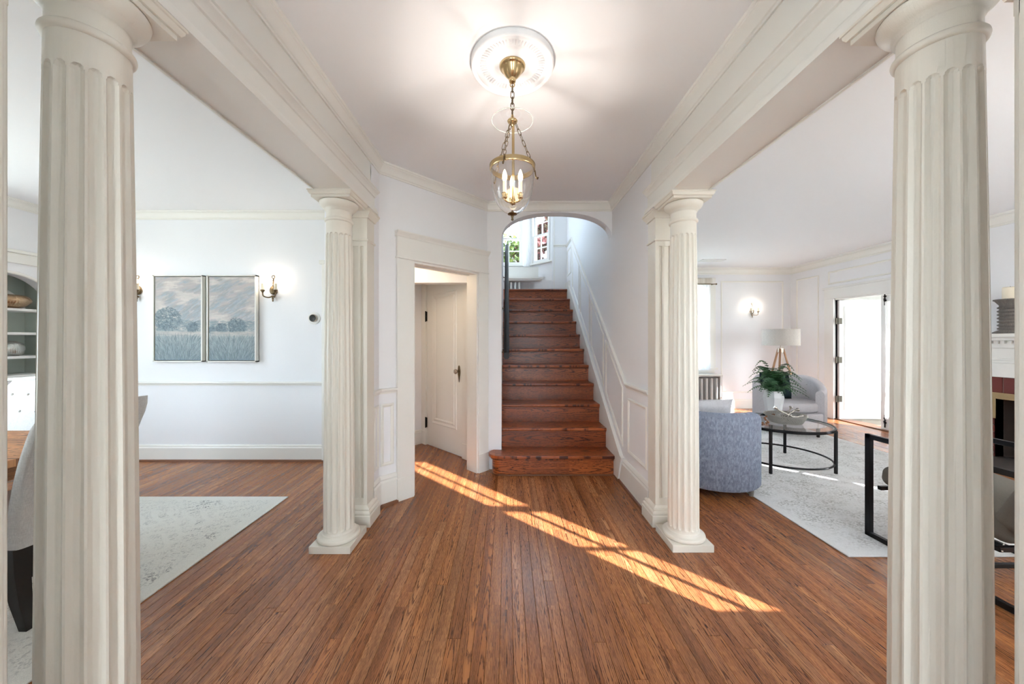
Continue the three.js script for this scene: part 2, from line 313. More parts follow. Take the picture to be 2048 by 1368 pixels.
// mouldings
const CROWN = [[0, -0.088], [0.009, -0.088], [0.01, -0.076], [0.016, -0.072], [0.019, -0.06], [0.026, -0.042], [0.036, -0.029], [0.043, -0.024], [0.043, -0.016], [0.049, -0.014], [0.052, -0.006], [0.052, 0]];
const scaleP = (p, k) => p.map(([a, b]) => [a * k, b * k]);
struct('trim_1', moulding(CROWN, [[LX, ZF], [LX, -2.77], [-0.2, ZB], [RX, ZB], [RX, ZF]], CEIL), M.trim, 'cream crown moulding around the foyer ceiling', 'crown moulding');
struct('trim_2', moulding(CROWN, [[-1.15, ZF], [-4.85, ZF], [-4.85, -3.83], [-1.9, -3.83]], CEIL), M.trim, 'cream crown moulding around the dining room ceiling', 'crown moulding');
struct('trim_3', moulding(scaleP(CROWN, 1.45), [[1.19, -2.6], [1.19, -6.81], [5.44, -6.81], [5.44, ZF]], CEIL), M.trim, 'cream crown moulding around the living room ceiling', 'crown moulding');
const RAIL = [[0, -0.022], [0.01, -0.02], [0.012, -0.008], [0.022, 0], [0.026, 0.01], [0.024, 0.018], [0.012, 0.022], [0, 0.022]];
const BASE = [[0.02, 0], [0.02, 0.145], [0.017, 0.15], [0.012, 0.158], [0.014, 0.166], [0.008, 0.176], [0, 0.178]];
const BASE_TALL = [[0.022, 0], [0.022, 0.185], [0.018, 0.192], [0.014, 0.2], [0.018, 0.21], [0.015, 0.225], [0.006, 0.236], [0, 0.238]];
const SHOE = [[0.0, 0.024], [0.024, 0.022], [0.034, 0.016], [0.038, 0.0], [0, 0]];
struct('trim_4', moulding(RAIL, [[-4.85, -3.83], [-1.9, -3.83]], 0.835), M.trim, 'cream chair rail below the two paintings', 'chair rail');
struct('baseboard_dining', moulding(BASE, [[-4.85, ZF], [-4.85, -3.83], [-1.9, -3.83]], 0), M.trim, 'cream baseboard along the dining room walls', 'baseboard');
struct('trim_5', moulding(SHOE, [[-4.85, ZF], [-4.85, -3.83], [-1.9, -3.83]], 0), M.shoe, 'brown oak shoe strip below the dining room baseboard', 'trim');
struct('trim_6', moulding(RAIL, [[LX, -2.62], [LX, -2.77], [LX + 0.104, -2.876]], 0.9), M.trim, 'cream chair rail beside the pocket doorway', 'chair rail');
struct('baseboard_foyer', [moulding(BASE_TALL, [[LX, -2.62], [LX, -2.77], [LX + 0.104, -2.876]], 0), moulding(BASE_TALL, [[RX, -3.42], [RX, -2.62]], 0)], M.trim, 'tall cream baseboards along the foyer walls', 'baseboard');
struct('trim_7', [moulding(SHOE, [[LX, -2.62], [LX, -2.77], [LX + 0.104, -2.876]], 0), moulding(SHOE, [[RX, -3.40], [RX, -2.62]], 0)], M.shoe, 'brown oak shoe strips below the foyer baseboards', 'trim');
struct('baseboard_living', [moulding(BASE, [[1.19, -6.81], [5.44, -6.81], [5.44, -6.06]], 0), moulding(BASE, [[5.44, -4.34], [5.44, -4.2]], 0)], M.trim, 'cream baseboard along the living room walls', 'baseboard');
// picture-frame panels on the walls
const PANEL = [[0, 0], [0.004, 0.0], [0.011, 0.006], [0.012, 0.012], [0.007, 0.02], [0.004, 0.026], [0, 0.028]];
// frame of moulding over corner points on a wall: o origin, e along, points [u, v]
function panelFrame(o, e, pts) {
  const n = V(e.x, 0, e.z).cross(V(0, 1, 0)), N = pts.length, out = [];
  const c = pts.reduce((s, p) => [s[0] + p[0] / N, s[1] + p[1] / N], [0, 0]);
  const dirs = pts.map((p, i) => { const q = pts[(i + 1) % N], l = Math.hypot(q[0] - p[0], q[1] - p[1]); let d = [-(q[1] - p[1]) / l, (q[0] - p[0]) / l]; if (d[0] * (c[0] - p[0]) + d[1] * (c[1] - p[1]) < 0) d = [-d[0], -d[1]]; return d; });
  const inset = pts.map((_, i) => { const a = dirs[(i + N - 1) % N], b = dirs[i], k = 1 + a[0] * b[0] + a[1] * b[1]; return [(a[0] + b[0]) / k, (a[1] + b[1]) / k]; });
  const P = (i, k) => { const u = pts[i][0] + inset[i][0] * PANEL[k][1], v = pts[i][1] + inset[i][1] * PANEL[k][1]; return V(o.x + e.x * u + n.x * PANEL[k][0], o.y + v, o.z + e.z * u + n.z * PANEL[k][0]); };
  for (let i = 0; i < N; i++) { const j = (i + 1) % N; for (let k = 0; k < PANEL.length - 1; k++) { const q = [P(i, k), P(j, k), P(j, k + 1), P(i, k + 1)]; out.push(q[0], q[1], q[2], q[0], q[2], q[3]); } }
  const g = new THREE.BufferGeometry().setFromPoints(out); g.computeVertexNormals();
  return boxUV(g);
}
const rect = (u0, u1, v0, v1) => [[u0, v0], [u1, v0], [u1, v1], [u0, v1]];
// right-hand stair wall: raked rail, skirt and panels
{
  const sl = 0.744, railAt = (d) => 0.9 + Math.max(0, Math.min(d, 5.8) - 3.14) * sl * 1.045;
  part('chair_rail', moulding(RAIL, [[RX, -6.3], [RX, -5.8], [RX, -3.14], [RX, -2.63]], [railAt(5.8), railAt(5.8), 0.9, 0.9]), M.trim, stairWall);
  const skirtTop = (d) => Math.max(0.238, 0.246 + (Math.min(d, 5.95) - 3.24) * 0.728);
  const s = new THREE.Shape();   // in (distance, height)
  s.moveTo(3.3, 0); s.lineTo(3.2, 0.238); s.lineTo(3.24, 0.246); s.lineTo(5.95, skirtTop(5.95)); s.lineTo(5.95, 2.3); s.lineTo(6.3, 2.3); s.lineTo(6.3, 1.9); s.lineTo(5.9, 1.9); s.lineTo(3.45, 0); s.closePath();
  part('skirt_board', new THREE.ExtrudeGeometry(s, { depth: 0.026, bevelEnabled: true, bevelSize: 0.004, bevelThickness: 0.004, bevelSegments: 2 }).applyMatrix4(new THREE.Matrix4().makeBasis(V(0, 0, -1), V(0, 1, 0), V(1, 0, 0))).translate(RX - 0.03, 0, 0), M.trim, stairWall);
  const o = V(RX, 0, 0), e = V(0, 0, 1);
  const raked = (d0, d1) => [[-d0, skirtTop(d0) + 0.085], [-d0, railAt(d0) - 0.105], [-d1, railAt(d1) - 0.105], [-d1, skirtTop(d1) + 0.085]];
  part('panel_molding', panelFrame(o, e, rect(-3.1, -2.68, 0.32, 0.8)), M.trim, stairWall);
  [[3.24, 3.8], [3.88, 4.46], [4.54, 5.12], [5.2, 5.74]].forEach(([a, b], i) => part(`panel_molding_00${i + 1}`, panelFrame(o, e, raked(a, b)), M.trim, stairWall));
  part('panel_molding_005', panelFrame(o, e, rect(-6.22, -5.84, 2.42, railAt(5.8) - 0.1)), M.trim, stairWall);
}
{ const w = scene.getObjectByName('wall_foyer_left'); part('panel_molding', panelFrame(V(LX, 0, -2.64), V(0, 0, -1), rect(0.02, 0.115, 0.31, 0.8)), M.trim, w);
  const a = scene.getObjectByName('wall_foyer_angled'); part('panel_molding', panelFrame(V(LX, 0, -2.77), V(0.701, 0, -0.7133), rect(0.012, 0.125, 0.31, 0.8)), M.trim, a);
  const b = scene.getObjectByName('wall_living_back'); part('panel_molding', panelFrame(V(1.1, 0, -6.81), V(1, 0, 0), rect(3.0, 4.2, 0.3, 2.44)), M.trim, b);
  const r = scene.getObjectByName('wall_living_right'); part('panel_molding', panelFrame(V(5.44, 0, -6.81), V(0, 0, 1), rect(0.14, 0.62, 0.3, 2.44)), M.trim, r); part('panel_molding_001', panelFrame(V(5.44, 0, -6.81), V(0, 0, 1), rect(0.8, 2.5, 2.24, 2.46)), M.trim, r); }

// ------------------------------------------------------------------ beams over the columns
{
  const CORNICE = [[-0.02, 0.335], [0.026, 0.335], [0.027, 0.345], [0.034, 0.349], [0.036, 0.356], [0.046, 0.368], [0.056, 0.374], [0.058, 0.382], [0.066, 0.384], [0.066, 0.39], [0, 0.392]];
  const ARCHI = [[-0.02, 0.2245], [0.052, 0.2245], [0.053, 0.243], [0.047, 0.247], [0.044, 0.262], [0.03, 0.268], [0.026, 0.276], [0.026, 0.28], [-0.02, 0.28]];
  const beam = (inner, s, label) => {                     // inner: the face above, s: +1 when the foyer lies to +x
    const X = (u) => inner + s * u, z0 = -2.61, z1 = ZF + 0.02;
    const path = s > 0 ? [[inner, z1], [inner, z0]] : [[inner, z0], [inner, z1]];
    const other = s > 0 ? [[X(-0.15), z0], [X(-0.15), z1]] : [[X(-0.15), z1], [X(-0.15), z0]];
    const bm = struct(s > 0 ? 'beam_dining' : 'beam_living', [box(X(-0.15), X(0), 2.25, CEIL, z0, z1), box(X(0), X(0.026), 2.24, 2.385, z0, z1), box(X(-0.187), X(0.052), 2.222, 2.236, z0, z1)], M.trim, label, 'beam');
    part('cornice', [moulding(CORNICE.map((p) => [p[0], p[1] + 2.0]), path, 0), moulding(CORNICE.map((p) => [p[0], p[1] + 2.0]), other, 0)], M.trim, bm);
    part('architrave', [moulding(ARCHI.map((p) => [p[0], p[1] + 2.0]), path, 0), moulding(ARCHI.map((p) => [p[0] * 0.7, p[1] + 2.0]), other, 0)], M.trim, bm);
    part('soffit_bead', box(X(-0.174), X(-0.168), 2.216, 2.223, z0, z1), M.trim, bm);
    return bm;
  };
  beam(LX, 1, 'cream beam over the columns on the dining room side');
  beam(RX, -1, 'cream beam over the columns on the living room side');
}

// ------------------------------------------------------------------ fluted columns
const COL = (() => {
  const R = (y) => { const t = clamp((y - 0.09) / 2.0); return 0.0925 - 0.0165 * Math.pow(t, 1.7); };
  const N = 16, per = 14, seg = N * per, y0 = 0.105, y1 = 1.975, rows = [];
  const ys = [0.082, 0.088, 0.096];
  for (let k = 0; k <= 10; k++) ys.push(y0 + 0.016 * (1 - Math.cos(k / 10 * Math.PI / 2)));
  for (let k = 1; k < 22; k++) ys.push(lerp(y0 + 0.016, y1 - 0.016, k / 22));
  for (let k = 0; k <= 10; k++) ys.push(y1 - 0.016 + 0.016 * Math.sin(k / 10 * Math.PI / 2));
  ys.push(1.99, 2.04, 2.085);
  for (const y of ys) {
    const r = R(y), row = [], flare = y < 0.105 ? 0.008 * Math.pow((0.105 - y) / 0.023, 2) : 0;
    let open = 0; if (y > y0 && y < y1) { const e = Math.min(y - y0, y1 - y) / 0.016; open = e >= 1 ? 1 : Math.sqrt(1 - (1 - e) * (1 - e)); }
    for (let i = 0; i < seg; i++) {
      const f = (i % per) / per, th = (Math.floor(i / per) + f) / N * Math.PI * 2, q = Math.abs(f - 0.5) / 0.37; // flute spans |f-.5| < .37
      const w = open, dep = q < w && w > 0 ? 0.0105 * Math.sqrt(1 - (q / w) ** 2) * w : 0;
      const rr = r + flare - dep; row.push(V(Math.cos(th) * rr, y, Math.sin(th) * rr));
    }
    rows.push(row.reverse());
  }
  const shaft = loft(rows, true, false, 0.75);
  const base = lathe([[0.0, 0.045], [0.124, 0.045], [0.128, 0.05], [0.1285, 0.058], [0.126, 0.066], [0.121, 0.07], [0.113, 0.071], [0.112, 0.075], [0.106, 0.077], [0.1045, 0.083], [0.1, 0.088], [0.093, 0.09]], 72);
  const neck = lathe([[0.0755, 2.052], [0.082, 2.053], [0.0855, 2.058], [0.0865, 2.063], [0.0855, 2.068], [0.082, 2.073], [0.0755, 2.075]], 72);
  const cap = lathe([[0.0755, 2.082], [0.0755, 2.118], [0.081, 2.12], [0.081, 2.127], [0.0855, 2.129], [0.0855, 2.135], [0.094, 2.139], [0.104, 2.148], [0.112, 2.16], [0.115, 2.172], [0.114, 2.178], [0.0, 2.179]], 72);
  const plinth = rbox(-0.127, 0.127, 0, 0.045, -0.127, 0.127, 0.003);
  const abacus = [rbox(-0.118, 0.118, 2.178, 2.194, -0.118, 0.118, 0.002), moulding([[0, 0], [0.006, 0.001], [0.012, 0.01], [0.013, 0.018], [0.017, 0.02], [0.017, 0.0275], [0, 0.0275]], [[-0.118, -0.118], [0.118, -0.118], [0.118, 0.118], [-0.118, 0.118]].reverse(), 2.194, true), box(-0.118, 0.118, 2.194, 2.2215, -0.118, 0.118)];
  return { shaft, base, neck, cap, plinth, abacus };
})();
{
  const c = thing('fluted_column', 'cream fluted column at the far left, beside the doorway to the hall', 'column', [-1.08, 0, -2.285], 0, 'four fluted columns around the foyer');
  part('plinth', COL.plinth, M.column, c); part('base', COL.base, M.column, c); part('shaft', COL.shaft, M.column, c); part('necking', COL.neck, M.column, c); part('capital', COL.cap, M.column, c); part('abacus', COL.abacus, M.column, c);
  copy(c, 'cream fluted column standing beside the blue barrel chair', [1.142, 0, -2.3]);
  copy(c, 'large cream fluted column cut off by the frame, in front of the dining table', [-1.086, 0, -0.925]);
  copy(c, 'large cream fluted column cut off by the frame, in front of the fireplace', [1.142, 0, -0.942]);
}
// square pilasters behind the columns
function pilaster(label, x0, x1, z0, z1, face, side) {     // face: z side that looks at the column; side: x side that looks at the foyer
  const p = thing('fluted_pilaster', label, 'pilaster', [0, 0, 0], 0, 'square pilasters at the ends of the beams');
  const flutes = [], W0 = x1 - x0, zf = face > 0 ? z1 : z0;
  const n = 3, fw = W0 / (n + 0.9), body = [box(x0, x1, 0.1, 2.222, z0 + (face < 0 ? 0.008 : 0), z1 - (face > 0 ? 0.008 : 0))];
  // raised fillets between the flutes
  const za = zf - face * 0.009, zb = zf;
  for (let k = 0; k <= n; k++) { const c = x0 + (k === 0 ? 0.014 : k === n ? W0 - 0.014 : W0 * k / n), h = k === 0 || k === n ? 0.014 : 0.009; flutes.push(rbox(c - h, c + h, 0.188, 1.967, Math.min(za, zb), Math.max(za, zb), 0.003)); }
  flutes.push(box(x0, x1, 0.1, 0.19, Math.min(za, zb), Math.max(za, zb)), box(x0, x1, 1.965, 2.222, Math.min(za, zb), Math.max(za, zb)));
  part('shaft', body, M.column, p); part('fillets', flutes, M.column, p);
  const ring = [[x0, z0], [x1, z0], [x1, z1], [x0, z1]].reverse();
  part('base', [moulding([[0.0, 0], [0.034, 0], [0.034, 0.075], [0.026, 0.08], [0.03, 0.09], [0.028, 0.1], [0.018, 0.108], [0.02, 0.118], [0.016, 0.128], [0.006, 0.135], [0, 0.14]], ring, 0, true)], M.column, p);
  part('necking', moulding([[-0.004, -0.15], [0.008, -0.148], [0.01, -0.142], [0.008, -0.136], [-0.004, -0.134]], ring, 2.15, true), M.column, p);
  part('capital', [moulding([[0, -0.05], [0.01, -0.048], [0.012, -0.036], [0.024, -0.02], [0.028, -0.006], [0.032, -0.004], [0.032, 0.01], [0, 0.01]], ring, 2.212, true)], M.column, p);
  return p;
}
pilaster('cream square fluted pilaster against the short wall beside the pocket doorway', -1.15, -0.985, -2.63, -2.5, 1, 1);
pilaster('cream square fluted pilaster against the stair wall beside the blue chair column', 1.045, 1.21, -2.63, -2.5, 1, -1);
pilaster('plain sliver of a pilaster at the left border of the picture', -1.15, -0.99, -0.705, -0.57, -1, 1);
pilaster('plain sliver of a pilaster at the right border of the picture', 1.04, 1.2, -0.729, -0.57, -1, -1);

// ------------------------------------------------------------------ staircase
{
  const st = thing('staircase', 'dark stained oak staircase with a rounded bottom step under the arch', 'staircase', [0, 0, 0]);
  const r = rng(31), RISE = 0.198, RUN = 0.266, D1 = 3.42;   // face of the first riser
  const xl = -0.06, xr = 1.034;
  for (let n = 1; n <= 11; n++) {
    const d = D1 + (n - 1) * RUN, top = n * RISE, deep = n === 11 ? 0.36 : RUN + 0.03;
    // riser
    const rg = n === 1 ? null : box(xl, xr, top - RISE - 0.002, top - 0.028, -d - 0.02, -d);
    const k = Math.floor(r() * OAK_N), k2 = Math.floor(r() * OAK_N);
    if (n === 1) {
      const s = new THREE.Shape(), bx = -0.105, R = 0.11;    // plan: x, d, rounded at the left end
      s.moveTo(xr, D1); s.lineTo(bx + 0.04, D1); s.absarc(bx + 0.04, D1 + R * 0.72, R * 0.72, -Math.PI / 2, -Math.PI * 1.5, true); s.lineTo(xr, D1 + R * 1.44); s.closePath();
      const g = new THREE.ExtrudeGeometry(s, { depth: RISE - 0.03, bevelEnabled: false, curveSegments: 20 }).rotateX(-Math.PI / 2);
      part('riser', boardUV(g, 'x', 'y', k, r(), 0, 0.17), M.stairOak[2], st);
      const t = new THREE.Shape(), o = 0.03;
      t.moveTo(xr, D1 - o); t.lineTo(bx + 0.04, D1 - o); t.absarc(bx + 0.04, D1 + R * 0.72, R * 0.72 + o, -Math.PI / 2, -Math.PI * 1.5, true); t.lineTo(xl, D1 + R * 1.44 + o); t.lineTo(xl, D1 + 0.3); t.lineTo(xr, D1 + 0.3); t.lineTo(xr, D1 - o);
      const tg = new THREE.ExtrudeGeometry(t, { depth: 0.018, bevelEnabled: true, bevelSize: 0.007, bevelThickness: 0.006, bevelSegments: 4, curveSegments: 20 }).rotateX(-Math.PI / 2).translate(0, RISE - 0.024, 0);
      part('tread', boardUV(tg, 'x', 'z', k2, r(), -D1 - 0.28, 0.32), M.stairOak[0], st);
      const c = new THREE.Shape(); c.moveTo(xr, D1 - 0.014); c.lineTo(bx + 0.04, D1 - 0.014); c.absarc(bx + 0.04, D1 + R * 0.72, R * 0.72 + 0.014, -Math.PI / 2, -Math.PI * 1.5, true); c.lineTo(xr, D1 + 0.1); c.closePath();
      part('cove', boardUV(new THREE.ExtrudeGeometry(c, { depth: 0.014, bevelEnabled: true, bevelSize: 0.004, bevelThickness: 0.003, curveSegments: 20 }).rotateX(-Math.PI / 2).translate(0, RISE - 0.046, 0), 'x', 'z', k, 0.2, -D1, 0.2), M.stairOak[3], st);
      part('shoe', new THREE.TubeGeometry(new THREE.CatmullRomCurve3([V(-0.14, 0.006, -D1 - 0.12), V(-0.142, 0.006, -D1 - 0.07), V(-0.12, 0.006, -D1 - 0.015), V(-0.06, 0.006, -D1 + 0.004), V(0.4, 0.006, -D1 + 0.004), V(xr, 0.006, -D1 + 0.004)]), 60, 0.009, 6), M.shoe, st);
    } else {
      part(`riser_${String(n - 1).padStart(3, '0')}`, boardUV(rg, 'x', 'y', k, r(), top - RISE, 0.17), M.stairOak[Math.floor(r() * 4)], st);
      const tg = rbox(n === 11 ? -1.3 : xl, xr + 0.001, top - 0.03, top, -d - deep, -d + 0.028, 0.011, 4);
      part(`tread_${String(n - 1).padStart(3, '0')}`, boardUV(tg, 'x', 'z', k2, r(), -d - deep, deep + 0.03), M.stairOak[Math.floor(r() * 4)], st);
      part(`cove_${String(n - 1).padStart(3, '0')}`, boardUV(rbox(xl, xr, top - 0.046, top - 0.029, -d - 0.01, -d + 0.013, 0.004), 'x', 'y', k, 0.3, top - 0.05, 0.03), M.stairOak[3], st);
    }
  }
  part('landing_floor', boardUV(box(-1.3, 1.06, 2.12, 2.176, -6.95, -6.4), 'x', 'z', 3, 0, -6.95, 0.6), M.stairOak[1], st);
  
}
{
  const h = thing('handrail', 'dark wooden handrail climbing the left wall of the stairs', 'handrail');
  const a = V(-0.005, 1.14, -3.72), b = V(-0.005, 1.14 + 0.744 * 2.4, -6.12), rows = [];
  const sec = []; for (let k = 0; k < 14; k++) { const t = k / 14 * Math.PI * 2; sec.push([0.03 * Math.sign(Math.cos(t)) * Math.pow(Math.abs(Math.cos(t)), 0.7), 0.034 * Math.sign(Math.sin(t)) * Math.pow(Math.abs(Math.sin(t)), 0.7)]); }
  for (const p of [a, b]) rows.push(sec.map(([x, y]) => V(p.x + x, p.y + y, p.z)));
  part('rail', loft(rows, true, true, 0.8), M.blackWood, h);
  [0.06, 0.36, 0.66, 0.95].forEach((t, i) => { const p = a.clone().lerp(b, t); part(i ? `bracket_00${i}` : 'bracket', [tube([V(-0.062, p.y - 0.07, p.z), V(-0.03, p.y - 0.075, p.z), V(-0.006, p.y - 0.05, p.z), V(-0.005, p.y - 0.028, p.z)], 0.007, 12), rod(V(-0.064, p.y - 0.07, p.z), V(-0.056, p.y - 0.07, p.z), 0.022)], M.oldBrass, h); });
}

// ------------------------------------------------------------------ pocket doorway, hall and closet door
const ANG = Math.atan2(0.814, 0.8);                       // turn of the slanted wall
const E45 = V(0.701, 0, -0.7133), N45 = V(0.7133, 0, 0.701);
{
  const d = structGroup('trim_8', 'cream casing with a capped head around the pocket doorway', 'door casing', [LX, 0, -2.77], ANG);
  // local x runs along the wall, local z faces the foyer
  part('casing', [rbox(OP0 - 0.148, OP0, 0.17, OPH + 0.0, 0, 0.024, 0.003), rbox(OP0 - 0.152, OP0 + 0.002, 0, 0.185, 0, 0.03, 0.003)], M.trim, d);
  part('casing_001', [rbox(OP1, OP1 + 0.13, 0.17, OPH, 0, 0.024, 0.003), rbox(OP1 - 0.002, OP1 + 0.133, 0, 0.185, 0, 0.03, 0.003)], M.trim, d);
  part('head_casing', [rbox(OP0 - 0.15, OP1 + 0.13, OPH, OPH + 0.178, 0, 0.026, 0.003), rbox(OP0 - 0.156, OP1 + 0.132, OPH + 0.002, OPH + 0.016, 0, 0.034, 0.004)], M.trim, d);
  part('head_cap', moulding([[0, 0], [0.028, 0], [0.032, 0.008], [0.034, 0.014], [0.05, 0.028], [0.056, 0.034], [0.058, 0.042], [0, 0.044]], [[OP0 - 0.16, 0], [OP1 + 0.132, 0]], OPH + 0.178), M.trim, d);
  part('jamb', [box(OP0 - 0.06, OP0 + 0.016, 0, OPH, -0.035, 0.012), box(OP0 - 0.06, OP0 + 0.02, 0, OPH, -0.165, -0.1)], M.trim, d);
  part('jamb_001', [box(OP1 - 0.016, OP1 + 0.001, 0, OPH, -0.14, 0.012)], M.trim, d);
  part('head_jamb', [box(OP0, OP1, OPH - 0.016, OPH + 0.001, -0.05, 0.012), box(OP0, OP1, OPH - 0.016, OPH + 0.001, -0.14, -0.1)], M.trim, d);
  const p = structGroup('door_1', 'edge of the cream pocket door slid into its dark slot', 'door', [LX, 0, -2.77], ANG);
  part('leaf', rbox(OP0 - 0.25, OP0 - 0.022, 0.008, OPH - 0.01, -0.09, -0.045, 0.003), mat(0xc9c0a2, 0.5), p);
  part('latch', [rbox(OP0 - 0.024, OP0 - 0.0205, 0.93, 1.06, -0.08, -0.056, 0.001)], M.oldBrass, p);
}
{ // hall behind: right wall with closet door runs straight back from the slanted wall
  const P = (t, s) => [LX + E45.x * t - N45.x * s, -2.77 + E45.z * t - N45.z * s];   // t along the slanted wall, s behind it
  const tr = 1.2, tl = 0.2, sb = 1.27;
  const P1 = P(tr, 0.1), P2 = P(tr, sb), P3 = P(tl, sb), P4 = P(tl, 0.1);
  const L = sb - 0.1;
  // closet door stands in the right wall: from s = 0.42 to s = 1.16 behind the slanted wall
  const hr = struct('wall_hall_right', wall(P2, P1, 0, 2.45, 0.1), M.wall, 'cream hall wall with the closet door', 'wall');
  struct('wall_hall_back', wall(P3, P2, 0, 2.45, 0.1), M.wall, 'white far wall of the small hall', 'wall');
  struct('wall_hall_left', wall(P4, P3, 0, 2.45, 0.06), M.wall, 'white left wall of the small hall', 'wall');
  const slab = new THREE.Shape(); [P(0.19, 0.12), P(1.28, 0.12), P(1.28, 1.36), P(0.19, 1.36)].forEach(([x, z], i) => (i ? slab.lineTo(x, -z) : slab.moveTo(x, -z)));
  struct('ceiling_hall', new THREE.ExtrudeGeometry(slab, { depth: 0.2, bevelEnabled: false }).rotateX(-Math.PI / 2).translate(0, 2.2, 0), M.ceiling, 'low ceiling of the small hall', 'ceiling');
  { const q = P(0.38, 0.5), lm = thing('added_hall_lamp', 'small round lamp added out of view to brighten the hall', 'added fill light', [q[0], 2.2, q[1]]);  // added lamp, out of view, that brightens the hall and closet door
    part('canopy', [lathe([[0, -0.02], [0.06, -0.018], [0.07, 0], [0, 0]], 30), rod(V(0, -0.15, 0), V(0, 0, 0), 0.008)], M.nickel, lm);
    part('globe', lathe([[0, -0.29], [0.04, -0.282], [0.07, -0.26], [0.084, -0.22], [0.07, -0.17], [0.03, -0.15], [0, -0.15]], 30), new THREE.MeshStandardMaterial({ color: 0xffffff, emissive: 0xffe4c2, emissiveIntensity: 1.5 }), lm);
    const L = new THREE.PointLight(0xffe4c2, 0.2); L.name = 'added_hall_light'; L.position.set(q[0], 1.98, q[1]); L.castShadow = true; L.shadow.radius = 2.5; scene.add(L); }
  struct('trim_9', moulding(scaleP(CROWN, 0.9), [P3, P2, P1], 2.2), M.trim, 'cream crown moulding in the small hall', 'crown moulding');
  struct('baseboard_hall', moulding(BASE, [P3, P2], 0), M.trim, 'cream baseboard of the small hall', 'baseboard');
  const turn = Math.atan2(-(P1[1] - P2[1]), P1[0] - P2[0]);
  const g = structGroup('door_2', 'cream closet door with one panel and a glass knob in the hall', 'door', [P2[0], 0, P2[1]], turn);
  // local x from the far corner toward the foyer, local z out of the wall
  const x0 = 0.1, x1 = 0.83, top = 1.99;
  part('leaf', [rbox(x0 + 0.003, x1 - 0.003, 0.014, top, 0.002, 0.012, 0.002)], M.trim, g);
  const pf = (m) => { const q = panelFrame(V(0, 0, 0), V(1, 0, 0), rect(x0 + m, x1 - m, 0.3 + m - 0.13, top - m)); return q.translate(0, 0, 0.012); };
  part('panel_molding', [pf(0.12), pf(0.165)], M.trim, g);
  part('casing', [rbox(x0 - 0.1, x0 - 0.002, 0, top + 0.1, 0, 0.03, 0.003), rbox(x0 - 0.104, x0, 0, 0.17, 0, 0.036, 0.003)], M.trim, g);
  part('casing_001', [rbox(x1 + 0.002, x1 + 0.09, 0, top + 0.1, 0, 0.03, 0.003), rbox(x1, x1 + 0.094, 0, 0.17, 0, 0.036, 0.003)], M.trim, g);
  part('head_casing', [rbox(x0 - 0.1, x1 + 0.09, top + 0.004, top + 0.12, 0, 0.03, 0.003)], M.trim, g);
  for (const [i, y] of [[0, 1.6], [1, 0.22 + 0.06]].entries()) part(i ? 'hinge_001' : 'hinge', [rbox(x0 - 0.008, x0 + 0.012, y[1] - 0.06, y[1] + 0.06, 0.012, 0.03, 0.002), rod(V(x0, y[1] - 0.066, 0.03), V(x0, y[1] + 0.066, 0.03), 0.007)], M.dark, g, 'dark iron hinge');
  const kx = x1 - 0.075, ky = 0.95;
  const plate = new THREE.Shape(); plate.moveTo(-0.012, -0.05); plate.lineTo(0, -0.115); plate.lineTo(0.012, -0.05); plate.quadraticCurveTo(0.03, 0.0, 0.014, 0.04); plate.quadraticCurveTo(0.016, 0.06, 0, 0.07); plate.quadraticCurveTo(-0.016, 0.06, -0.014, 0.04); plate.quadraticCurveTo(-0.03, 0, -0.012, -0.05);
  part('escutcheon', new THREE.ExtrudeGeometry(plate, { depth: 0.004, bevelEnabled: true, bevelSize: 0.002, bevelThickness: 0.002, bevelSegments: 1 }).translate(kx, ky, 0.013), M.oldBrass, g);
  part('knob', [lathe([[0, 0], [0.011, 0], [0.009, 0.02], [0.011, 0.03], [0.024, 0.038], [0.028, 0.048], [0.025, 0.058], [0.014, 0.063], [0, 0.064]], 12).rotateX(Math.PI / 2).translate(kx, ky + 0.005, 0.016)], M.nickel, g, 'faceted glass knob');
}

